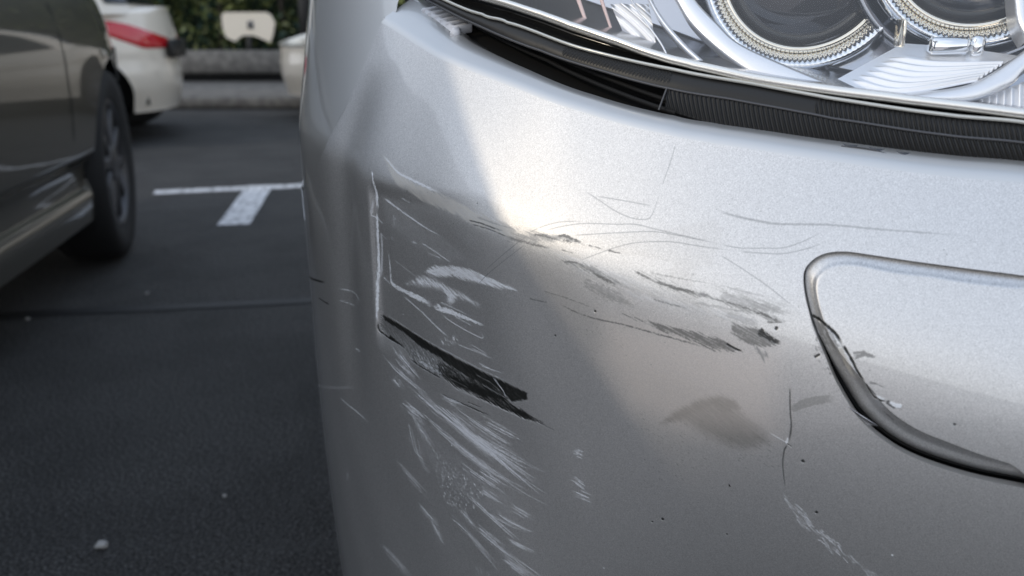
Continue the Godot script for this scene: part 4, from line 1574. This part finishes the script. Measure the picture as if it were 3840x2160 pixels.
func damage_and_glow() -> void:
	patch([1445,740,1476,707,1514,680,1548,666,1573,671,1579,682,1609,699,1630,715,1634,735,1594,755,1569,755,1522,744,1485,729], SMUDGE, 0.80, 0.50, 0.30, 20)
	patch([1445,739,1476,706,1514,680,1548,665,1573,670,1584,684,1565,690,1544,687,1515,701,1485,723], SMUDGE, 0.80, 0.50, 0.40, 8)
	specks([1445,740,1476,707,1514,680,1548,666,1573,671,1579,682,1609,699,1630,715,1634,735,1594,755,1569,755,1522,744,1485,729], 520, DARK_SCUFF, 0.40, 3.5, 1.2, 0.45)
	line([1663,668,1685,653,1724,639], 11.7, 11.7, SMUDGE, 0.40, 0.3)
	specks([1654,812,1668,811,1703,850,1754,886,1795,919,1834,935,1811,942,1771,923,1725,891,1687,863], 420, LIGHT_SCUFF, 0.60, 17.5, 2.6, 0.72)
	specks([1409,721,1476,707,1530,743,1524,794,1467,854,1412,870], 230, DARK_SCUFF, 0.45, 4.7, 1.2, 0.45)
	specks([1558,750,1636,730,1644,776,1596,801], 60, DARK_SCUFF, 0.40, 5.3, 1.5, 0.40)
	specks([1287,601,1378,580,1388,641,1304,654], 60, DARK_SCUFF, 0.50, 3.5, 1.0, 0.35)
	specks([1161,602,1611,581,1674,607,1190,703], 90, DARK_SCUFF, 0.40, 1.3, 1.0, 0.35)
	patch([779,775,883,784,976,812,1060,838,1123,866,1059,903,954,896,836,858], LIGHT_SCUFF, 0.06, 0.72, 1.00, 0)
	patch([855,870,962,904,1062,949,1139,972,1152,1020,1060,1025,957,1007,883,955], LIGHT_SCUFF, 0.09, 0.85, 1.00, 0)
	patch([769,426,894,460,987,493,1057,527,955,540,856,518,783,486], LIGHT_SCUFF, 0.10, 0.60, 1.00, 0)
	patch([1213,478,1315,491,1411,507,1522,521,1605,530,1587,544,1481,539,1368,530,1268,514], GREY_SCUFF, 0.22, 0.32, 1.00, 0)
	patch([1294,519,1373,538,1388,546,1320,537], SMUDGE, 0.60, 0.40, 1.00, 0)
	patch([1518,495,1632,509,1654,523,1584,525], SMUDGE, 0.50, 0.25, 1.00, 0)
	patch([1320,556,1464,554,1642,570,1657,651,1663,719,1611,752,1476,765,1372,738,1315,648], WARM_GLOW, 0.50, 0.40, 0.12, 60)  # painted glow: warm light on the bumper as paint colour
	patch([751,357,787,368,824,385,868,395,934,405,994,418,1059,432,1115,443,1146,450,1138,467,1066,456,1027,448,1002,441,953,435,903,428,873,415,827,406,800,387], BEIGE, 0.90, 0.45, 0.60, 0)
	line([753,359,785,370,818,384,862,393,908,401,960,409], 2.2, 4.0, LIGHT_SCUFF, 0.70, 0.5)
	line([1033,447,1064,449,1097,454,1120,456], 2.5, 1.8, DARK_SCUFF, 0.75, 0.5)
	line([1043,453,1087,457,1138,467], 2.2, 1.4, DARK_SCUFF, 0.70, 0.5)
	line([1051,439,1106,447,1146,450], 2.9, 1.1, GREY_SCUFF, 0.60, 0.5)
	line([856,413,871,427,867,442], 4.7, 3.2, DARK_SCUFF, 0.35, 0.9)
	specks([1007,476,1029,470,1056,474,1054,488,1029,492], 40, LIGHT_SCUFF, 0.50, 4.0, 1.4, 0.50)
	line([739,389,751,413,755,445,754,468], 3.0, 7.8, WHITE_SCUFF_GLINT, 0.95, 0.8)
	line([754,468,752,497,752,525,751,560,748,595,740,644], 6.5, 5.6, WHITE_SCUFF_GLINT, 0.95, 0.7)
	line([764,511,765,545,759,581,752,613], 4.8, 6.5, LIGHT_SCUFF, 0.60, 0.9)
	line([744,615,741,656,736,712], 6.3, 4.4, WHITE_SCUFF_GLINT, 0.95, 0.6)
	line([744,447,737,484], 4.3, 4.3, LIGHT_SCUFF, 0.50, 0.9)
	specks([812,455,822,453,814,516,802,518], 26, LIGHT_SCUFF, 0.60, 6.5, 2.0, 1.40)
	line([790,550,792,586,791,619], 2.6, 3.9, WHITE_SCUFF_GLINT, 0.75, 0.9)
	line([778,438,827,453,910,477,966,488], 4.3, 1.7, LIGHT_SCUFF, 0.80, 0.5)
	line([737,479,778,493], 3.5, 1.7, LIGHT_SCUFF, 0.70, 0.5)
	line([760,514,788,523], 2.2, 1.3, LIGHT_SCUFF, 0.60, 0.5)
	line([898,509,943,521,992,536], 2.2, 1.7, LIGHT_SCUFF, 0.70, 0.5)
	line([917,527,962,531], 1.5, 1.5, LIGHT_SCUFF, 0.60, 0.5)
	line([874,512,886,514], 2.6, 1.7, LIGHT_SCUFF, 0.60, 0.5)
	line([805,559,887,583], 1.1, 1.1, LIGHT_SCUFF, 0.50, 0.5)
	line([841,431,870,438], 2.0, 1.3, LIGHT_SCUFF, 0.60, 0.5)
	patch([909,566,936,548,985,540,1043,538,1076,543,1123,549,1154,556,1113,559,1014,560,991,558,966,566,922,570], WHITE_SCUFF_GLINT, 0.85, 0.30, 0.60, 0)
	patch([847,603,868,589,896,577,934,573,979,583,1012,588,1060,598,1060,604,1031,599,1002,600,984,618,971,616,968,602,954,592,895,599,875,600], WHITE_SCUFF_GLINT, 0.90, 0.50, 0.80, 0)
	line([788,600,798,614,833,619,893,624,931,631], 5.9, 8.8, WHITE_SCUFF_GLINT, 0.90, 0.9)
	line([931,631,984,632,1033,635,1082,639], 9.8, 2.9, WHITE_SCUFF_GLINT, 0.85, 0.9)
	line([762,605,789,616], 3.4, 2.4, LIGHT_SCUFF, 0.70, 0.5)
	line([955,642,983,651,1026,659,1068,664,1069,657,1056,645], 1.5, 1.5, WHITE_SCUFF_GLINT, 0.80, 0.1)
	line([832,630,892,650,947,674,981,686], 2.4, 3.4, LIGHT_SCUFF, 0.70, 0.5)
	specks([946,694,996,673,999,682,970,705], 70, WHITE_SCUFF_GLINT, 0.70, 7.3, 2.0, 0.75)
	line([1035,683,1086,693], 1.7, 1.2, LIGHT_SCUFF, 0.65, 0.3)
	line([998,692,1101,698], 1.7, 1.2, LIGHT_SCUFF, 0.65, 0.3)
	line([1057,716,1104,722], 1.7, 1.2, LIGHT_SCUFF, 0.65, 0.3)
	line([1038,691,1083,695], 1.7, 1.2, LIGHT_SCUFF, 0.65, 0.3)
	line([1063,720,1125,720], 1.7, 1.2, LIGHT_SCUFF, 0.65, 0.3)
	line([994,638,1046,647], 1.7, 1.2, LIGHT_SCUFF, 0.65, 0.3)
	line([949,618,1043,628], 1.7, 1.2, LIGHT_SCUFF, 0.65, 0.3)
	patch([746,690,847,705,962,719,1063,731,1131,738,1177,745,1178,759,1139,772,1121,770,1046,777,971,771,884,765,836,743,773,735,745,723], DARK_SCUFF, 0.62, 0.55, 0.50, 0)
	patch([748,689,831,698,907,709,962,717,1063,730,1131,738,1177,745,1178,758,1142,771,1118,758,1062,755,996,744,944,731,887,726,847,716,825,710,757,701], BARE, 1.00, 0.50, 0.25, 0)
	patch([978,759,1046,759,1118,766,1136,776,1168,783,1192,790,1216,799,1182,799,1124,792,1062,786,995,775], BARE, 1.00, 0.45, 0.45, 0)
	patch([943,740,1046,748,1121,755,1133,771,1068,780,1002,780,953,765], BARE, 0.80, 0.50, 0.60, 0)
	line([740,708,742,727,773,735,814,738,836,743], 3.4, 3.9, BARE, 1.00, 0.3)
	line([773,732,801,737], 7.3, 4.9, BARE, 1.00, 0.3)
	specks([845,740,891,729,968,746,967,769,904,768,856,759], 150, WHITE_SCUFF_GLINT, 0.60, 8.3, 1.7, 0.60)
	line([961,745,1006,754], 2.0, 1.2, GREY_SCUFF, 0.70, 0.5)
	line([979,738,1046,757], 2.0, 1.2, GREY_SCUFF, 0.70, 0.5)
	line([1003,747,1043,752], 2.0, 1.2, GREY_SCUFF, 0.70, 0.5)
	line([982,765,1036,772], 2.0, 1.2, GREY_SCUFF, 0.70, 0.5)
	line([1009,776,1062,780], 2.0, 1.2, GREY_SCUFF, 0.70, 0.5)
	line([1050,740,1094,747], 2.0, 1.2, GREY_SCUFF, 0.70, 0.5)
	line([1079,743,1118,758], 2.0, 1.2, GREY_SCUFF, 0.70, 0.5)
	line([995,778,1106,784], 2.0, 1.2, GREY_SCUFF, 0.70, 0.5)
	line([1094,734,1109,746,1121,755,1129,771], 2.0, 2.2, LIGHT_SCUFF, 0.80, 0.2)
	line([1100,735,1121,757], 1.5, 1.5, LIGHT_SCUFF, 0.60, 0.2)
	line([1130,770,1118,766,1062,755], 1.2, 1.2, LIGHT_SCUFF, 0.50, 0.2)
	line([852,757,904,765,967,772], 2.0, 2.4, BARE, 0.80, 0.6)
	line([955,804,1028,810,1090,816], 2.0, 2.4, BARE, 0.85, 0.5)
	line([1028,802,1068,804], 2.4, 1.0, BARE, 0.70, 0.5)
	line([885,754,960,761], 4.9, 3.4, LIGHT_SCUFF, 0.50, 0.9)
	line([1216,799,1240,804], 2.0, 0.7, DARK_SCUFF, 0.70, 0.5)
	line([165,753,467,687], 5.2, 5.2, BARE, 1.00, 0.2)
	line([227,735,178,763], 4.3, 4.3, BARE, 1.00, 0.2)
	line([363,753,483,736], 2.9, 4.4, BARE, 1.00, 0.3)
	line([544,682,612,676,674,684], 2.2, 2.2, LIGHT_SCUFF, 0.60, 0.5)
	line([539,710,614,707], 1.7, 1.7, LIGHT_SCUFF, 0.60, 0.5)
	line([601,809,632,808], 3.9, 3.9, LIGHT_SCUFF, 0.60, 0.5)
	line([508,962,586,962,670,962], 3.4, 3.4, LIGHT_SCUFF, 0.60, 0.5)
	line([181,1060,619,895], 5.4, 5.4, LIGHT_SCUFF, 0.20, 0.5)
	scrape([782,788,818,802,889,818], 2.2, 1.1, LIGHT_SCUFF, 0.80)
	scrape([811,777,858,791], 1.7, 0.9, LIGHT_SCUFF, 0.80)
	scrape([798,819,820,832], 3.9, 2.0, LIGHT_SCUFF, 0.80)
	scrape([822,863,885,879], 2.9, 1.5, LIGHT_SCUFF, 0.80)
	scrape([876,827,919,839,956,855], 1.7, 0.9, LIGHT_SCUFF, 0.80)
	scrape([813,757,883,790], 1.5, 0.7, LIGHT_SCUFF, 0.80)
	scrape([835,864,885,874], 1.2, 0.6, LIGHT_SCUFF, 0.80)
	scrape([962,810,1004,814], 1.2, 0.6, LIGHT_SCUFF, 0.80)
	scrape([898,836,957,850,1015,869,1064,891,1110,910], 2.1, 1.1, LIGHT_SCUFF, 0.80)
	scrape([929,832,985,849,1038,870,1110,892], 1.2, 0.6, LIGHT_SCUFF, 0.80)
	scrape([944,828,999,851,1051,874,1152,905], 1.2, 0.6, LIGHT_SCUFF, 0.80)
	scrape([936,832,992,853,1064,880,1160,923], 1.0, 0.5, LIGHT_SCUFF, 0.80)
	scrape([1026,835,1065,847,1111,859,1141,865], 1.4, 0.7, LIGHT_SCUFF, 0.80)
	scrape([1045,863,1095,876,1149,888,1177,890], 1.4, 0.7, LIGHT_SCUFF, 0.80)
	scrape([1078,830,1147,841], 1.4, 0.7, LIGHT_SCUFF, 0.80)
	scrape([969,888,1024,911,1079,930,1151,943], 1.9, 1.0, LIGHT_SCUFF, 0.80)
	scrape([980,899,1047,920,1101,931], 1.7, 0.8, LIGHT_SCUFF, 0.80)
	scrape([1029,949,1103,967], 1.2, 0.6, LIGHT_SCUFF, 0.80)
	scrape([1062,979,1102,989], 1.2, 0.6, LIGHT_SCUFF, 0.80)
	scrape([1021,1004,1060,1020,1101,1038,1119,1048], 1.4, 0.7, LIGHT_SCUFF, 0.80)
	scrape([809,1019,852,1035,880,1047], 1.9, 1.0, LIGHT_SCUFF, 0.80)
	scrape([873,1085,897,1099,920,1105], 2.9, 1.4, LIGHT_SCUFF, 0.80)
	scrape([912,1116,926,1134,937,1148], 2.9, 1.4, LIGHT_SCUFF, 0.80)
	scrape([696,1267,750,1276,794,1290], 3.3, 1.7, LIGHT_SCUFF, 0.80)
	scrape([968,1079,1007,1090,1044,1109,1076,1130], 1.9, 1.0, LIGHT_SCUFF, 0.80)
	scrape([1049,1068,1106,1088], 1.4, 0.7, LIGHT_SCUFF, 0.80)
	scrape([1045,1075,1090,1091,1136,1105,1184,1128], 2.6, 1.3, LIGHT_SCUFF, 0.80)
	scrape([1114,1116,1169,1136], 1.9, 1.0, LIGHT_SCUFF, 0.80)
	scrape([1102,1019,1132,1027,1164,1027], 1.7, 0.8, LIGHT_SCUFF, 0.80)
	scrape([1141,995,1178,1004], 2.1, 1.1, LIGHT_SCUFF, 0.80)
	scrape([1282,890,1305,899], 2.1, 1.1, LIGHT_SCUFF, 0.80)
	scrape([1284,916,1312,921], 2.1, 1.1, LIGHT_SCUFF, 0.80)
	scrape([1282,836,1295,837], 1.7, 0.8, LIGHT_SCUFF, 0.80)
	scrape([845,901,855,940,866,964,894,971], 2.9, 1.4, LIGHT_SCUFF, 0.80)
	scrape([859,883,908,922], 1.7, 0.8, LIGHT_SCUFF, 0.80)
	scrape([911,875,983,897], 1.0, 0.5, LIGHT_SCUFF, 0.80)
	scrape([965,832,1032,856], 1.0, 0.5, LIGHT_SCUFF, 0.80)
	scrape([1066,943,1112,954], 1.2, 0.6, LIGHT_SCUFF, 0.80)
	scrape([1005,1054,1045,1075], 1.4, 0.7, LIGHT_SCUFF, 0.80)
	scrape([1134,1070,1174,1076], 1.0, 0.5, LIGHT_SCUFF, 0.80)
	specks([908,933,930,939,1029,966,1065,986,1037,1034,990,1062,947,1050,927,1001,922,958], 420, WHITE_SCUFF_GLINT, 0.80, 5.2, 1.9, 0.85)
	specks([1031,1166,1069,1162,1093,1187,1046,1206], 50, WHITE_SCUFF_GLINT, 0.60, 8.1, 2.1, 0.75)
	specks([804,864,881,857,932,914,908,936,853,904], 40, LIGHT_SCUFF, 0.40, 6.2, 1.4, 0.80)
	line([1168,454,1203,437,1235,428,1274,424], 1.0, 1.0, HAIR, 0.60, 0.1)
	line([1193,449,1233,436,1275,427,1334,423,1368,420,1404,424,1461,430,1516,436], 1.0, 1.0, HAIR, 0.60, 0.1)
	line([1516,436,1548,439,1588,436,1618,433,1646,422,1679,404], 1.0, 1.0, HAIR, 0.60, 0.1)
	line([1252,448,1327,437,1389,429,1416,428,1472,432,1527,437], 1.0, 1.0, HAIR, 0.60, 0.1)
	line([1276,487,1322,466,1354,453,1387,445,1437,440,1485,442,1549,444], 1.0, 1.0, HAIR, 0.60, 0.1)
	line([1549,444,1590,443,1620,441,1658,430,1682,419], 1.0, 1.0, HAIR, 0.60, 0.1)
	line([1258,377,1287,388,1328,404,1357,411,1375,412,1390,409,1395,393,1398,362], 1.0, 1.0, HAIR, 0.60, 0.1)
	line([1283,384,1323,386,1395,391], 1.0, 1.0, HAIR, 0.60, 0.1)
	line([1517,450,1565,470,1609,491,1655,517], 1.0, 1.0, HAIR, 0.60, 0.1)
	line([1398,362,1403,323,1405,291], 1.0, 1.0, HAIR, 0.60, 0.1)
	line([1493,385,1516,392,1549,397,1602,401,1678,397,1759,398,1890,399], 3.0, 2.0, HAIR, 0.40, 0.3)
	line([1171,456,1123,495,1076,535], 0.9, 0.9, HAIR, 0.80, 0.1)
	line([1170,471,1084,539,1054,570], 0.9, 0.9, HAIR, 0.80, 0.1)
	line([1129,465,1166,469,1225,472], 3.0, 3.5, MID_SCUFF, 0.60, 0.7)
	line([1182,456,1194,453,1216,455,1234,457], 3.5, 3.0, MID_SCUFF, 0.75, 0.7)
	line([1230,452,1242,449,1258,452,1281,457], 3.0, 4.6, MID_SCUFF, 0.75, 0.7)
	line([1244,456,1260,458], 4.6, 2.5, MID_SCUFF, 0.70, 0.7)
	line([1292,459,1321,462], 2.0, 1.5, MID_SCUFF, 0.60, 0.7)
	line([1331,463,1353,465], 3.0, 1.0, MID_SCUFF, 0.70, 0.7)
	line([1248,491,1276,489,1304,498,1330,508,1349,512,1362,510], 2.5, 4.6, MID_SCUFF, 0.75, 0.7)
	line([1276,493,1304,494], 6.6, 5.1, BEIGE, 0.80, 0.7)
	line([1386,489,1400,495,1416,497], 3.0, 2.0, MID_SCUFF, 0.60, 0.7)
	line([1422,501,1455,506,1478,509,1499,511], 3.5, 4.6, MID_SCUFF, 0.70, 0.7)
	line([1497,511,1512,511], 6.6, 3.5, GREY_SCUFF, 0.60, 0.7)
	line([1420,528,1448,532,1485,535], 2.5, 1.3, MID_SCUFF, 0.80, 0.7)
	line([1512,514,1553,519,1595,525], 1.5, 3.0, MID_SCUFF, 0.65, 0.7)
	line([1584,525,1609,530,1632,537], 3.5, 3.5, MID_SCUFF, 0.85, 0.7)
	line([1609,539,1636,536], 2.5, 1.5, MID_SCUFF, 0.70, 0.7)
	line([1529,509,1583,516,1644,522], 10.1, 7.6, GREY_SCUFF, 0.35, 0.7)
	line([1545,536,1576,540,1599,545], 6.6, 10.1, GREY_SCUFF, 0.35, 0.7)
	line([1209,547,1257,551,1296,557,1316,560], 1.8, 1.8, MID_SCUFF, 0.50, 0.7)
	line([1181,566,1225,566], 2.5, 1.5, MID_SCUFF, 0.60, 0.7)
	line([1241,563,1284,574,1322,578,1371,579,1441,585,1495,590,1530,595], 2.0, 2.5, MID_SCUFF, 0.75, 0.7)
	line([1408,488,1453,491,1517,493], 2.5, 1.3, MID_SCUFF, 0.35, 0.7)
	line([1526,494,1609,504], 1.5, 1.5, GREY_SCUFF, 0.40, 0.7)
	line([1245,472,1266,474], 2.0, 1.3, MID_SCUFF, 0.50, 0.7)
	line([1488,524,1585,529], 3.5, 3.0, GREY_SCUFF, 0.35, 0.7)
	line([1294,519,1373,538], 12.6, 15.2, GREY_SCUFF, 0.45, 0.7)
	patch([1360,560,1412,565,1462,569,1506,571,1549,579,1577,587,1563,593,1530,594,1485,583,1436,577,1415,569], MID_SCUFF, 0.75, 0.30, 0.50, 0)
	line([1550,581,1569,588,1577,588], 3.5, 2.0, BARE, 0.80, 0.3)
	patch([1557,547,1578,550,1608,551,1619,561,1636,568,1611,577,1591,578,1569,571,1557,562], MID_SCUFF, 0.70, 0.40, 0.50, 0)
	line([1598,554,1618,563,1635,568], 9.1, 4.0, BARE, 0.75, 0.7)
	patch([1594,578,1618,586,1613,601,1604,592], GREY_SCUFF, 0.70, 1.00, 0.50, 0)
	patch([1248,490,1306,490,1363,510,1350,514,1318,508,1276,494], MID_SCUFF, 0.55, 0.45, 0.80, 5)
	patch([1385,488,1421,495,1499,509,1514,513,1478,515,1417,503], MID_SCUFF, 0.45, 0.35, 0.80, 6)
	patch([1512,513,1584,522,1636,536,1616,538,1564,527], MID_SCUFF, 0.50, 0.40, 0.80, 6)
	patch([1367,519,1480,528,1586,533,1599,543,1503,542,1392,537], LIGHT_SCUFF, 0.28, 0.28, 0.80, 8)
	patch([1212,472,1315,487,1388,502,1457,520,1390,518,1293,506], LIGHT_SCUFF, 0.22, 0.35, 0.80, 8)
	patch([1128,460,1170,451,1237,450,1284,458,1239,458,1185,469,1129,471], GREY_SCUFF, 0.50, 0.20, 0.80, 6)
	line([754,685,908,707,997,718,1063,727,1131,734,1177,742], 1.5, 1.2, LIGHT_SCUFF, 0.55, 0.7)
	line([981,781,1062,789,1124,795,1182,801], 1.2, 1.0, LIGHT_SCUFF, 0.45, 0.7)
	specks([1014,739,1125,747,1171,755,1124,767,1029,763], 60, BEIGE, 0.35, 5.4, 1.2, 0.45)
	specks([815,376,1921,380,1972,786,920,1192,754,783], 150, DARK_SCUFF, 0.55, 1.2, 1.6, 0.50)
	specks([634,221,1919,349,1983,854,766,1264], 90, LIGHT_SCUFF, 0.50, 1.2, 1.4, 0.50)
	line([1656,633,1660,671,1664,696,1663,721,1662,728], 1.2, 2.0, BARE, 0.75, 0.1)
	line([1662,728,1657,738,1656,762,1659,783,1664,809], 2.0, 0.9, BARE, 0.70, 0.1)
	line([1660,717,1659,727], 2.9, 3.5, WHITE_SCUFF_GLINT, 0.80, 0.3)  # painted highlight along the left edge of the crack
	line([1632,715,1662,727], 1.2, 1.2, LIGHT_SCUFF, 0.70, 0.1)
	line([1660,727,1668,731], 1.5, 1.2, BARE, 0.60, 0.1)
	patch([1675,525,1693,529,1712,541,1725,558,1701,573,1689,557], GREY_SCUFF, 0.85, 1.00, 0.60, 0)
	specks([1675,525,1693,529,1712,541,1725,558,1701,573,1689,557], 60, LIGHT_SCUFF, 0.60, 7.6, 2.0, 1.00)
	line([1724,559,1736,583,1752,606], 7.6, 5.1, BEIGE, 0.90, 0.6)
	line([1674,523,1693,528,1714,541,1727,556], 4.6, 3.5, BARE, 1.00, 0.2)
	line([1727,556,1741,573,1755,594,1767,607], 3.5, 2.3, BARE, 1.00, 0.3)
	line([1767,607,1772,616,1783,628,1800,630], 2.3, 2.3, BARE, 0.90, 0.3)
	line([1800,630,1812,638], 6.6, 3.5, DARK_SCUFF, 0.80, 0.4)
	line([1804,630,1815,634,1820,632], 4.0, 6.1, WHITE_SCUFF_GLINT, 1.00, 0.3)
	line([1781,623,1796,627], 3.5, 2.5, WHITE_SCUFF_GLINT, 0.80, 0.5)
	line([1744,570,1758,565,1778,569], 9.1, 2.5, DARK_SCUFF, 0.45, 0.8)
	line([1771,605,1795,609], 3.5, 1.5, DARK_SCUFF, 0.40, 0.6)
	line([1798,648,1813,659], 2.5, 1.5, DARK_SCUFF, 0.50, 0.6)
	specks([1680,543,1702,570,1722,604,1713,608,1691,583], 50, DARK_SCUFF, 0.50, 6.1, 2.0, 1.00)
	line([1688,581,1695,576], 4.0, 2.5, BARE, 0.80, 0.5)
	line([1836,563,1836,563], 6.6, 6.6, BARE, 0.85, 0.2)
	line([1625,546,1626,546], 5.1, 5.1, BARE, 0.85, 0.2)
	line([1238,623,1239,623], 3.5, 3.5, BARE, 0.85, 0.2)
	line([1317,565,1318,565], 4.0, 4.0, BARE, 0.85, 0.2)
	line([1687,752,1688,752], 5.3, 5.3, BARE, 0.85, 0.2)
	line([1716,838,1717,838], 5.3, 5.3, BARE, 0.85, 0.2)
	line([1454,924,1455,923], 5.3, 5.3, BARE, 0.85, 0.2)
	line([1570,922,1572,922], 3.5, 3.5, BARE, 0.85, 0.2)
	line([1434,935,1436,935], 3.5, 3.5, BARE, 0.85, 0.2)
	line([1896,649,1897,649], 3.5, 3.5, BARE, 0.85, 0.2)
	line([1046,417,1047,417], 1.8, 1.8, BARE, 0.85, 0.2)
	line([1337,1066,1338,1066], 2.9, 2.9, WHITE_SCUFF_GLINT, 0.90, 0.2)
	line([1839,888,1840,888], 3.5, 3.5, WHITE_SCUFF_GLINT, 0.90, 0.2)
	line([828,671,830,671], 2.9, 2.9, WHITE_SCUFF_GLINT, 0.90, 0.2)
	line([980,910,982,909], 2.9, 2.9, WHITE_SCUFF_GLINT, 0.90, 0.2)
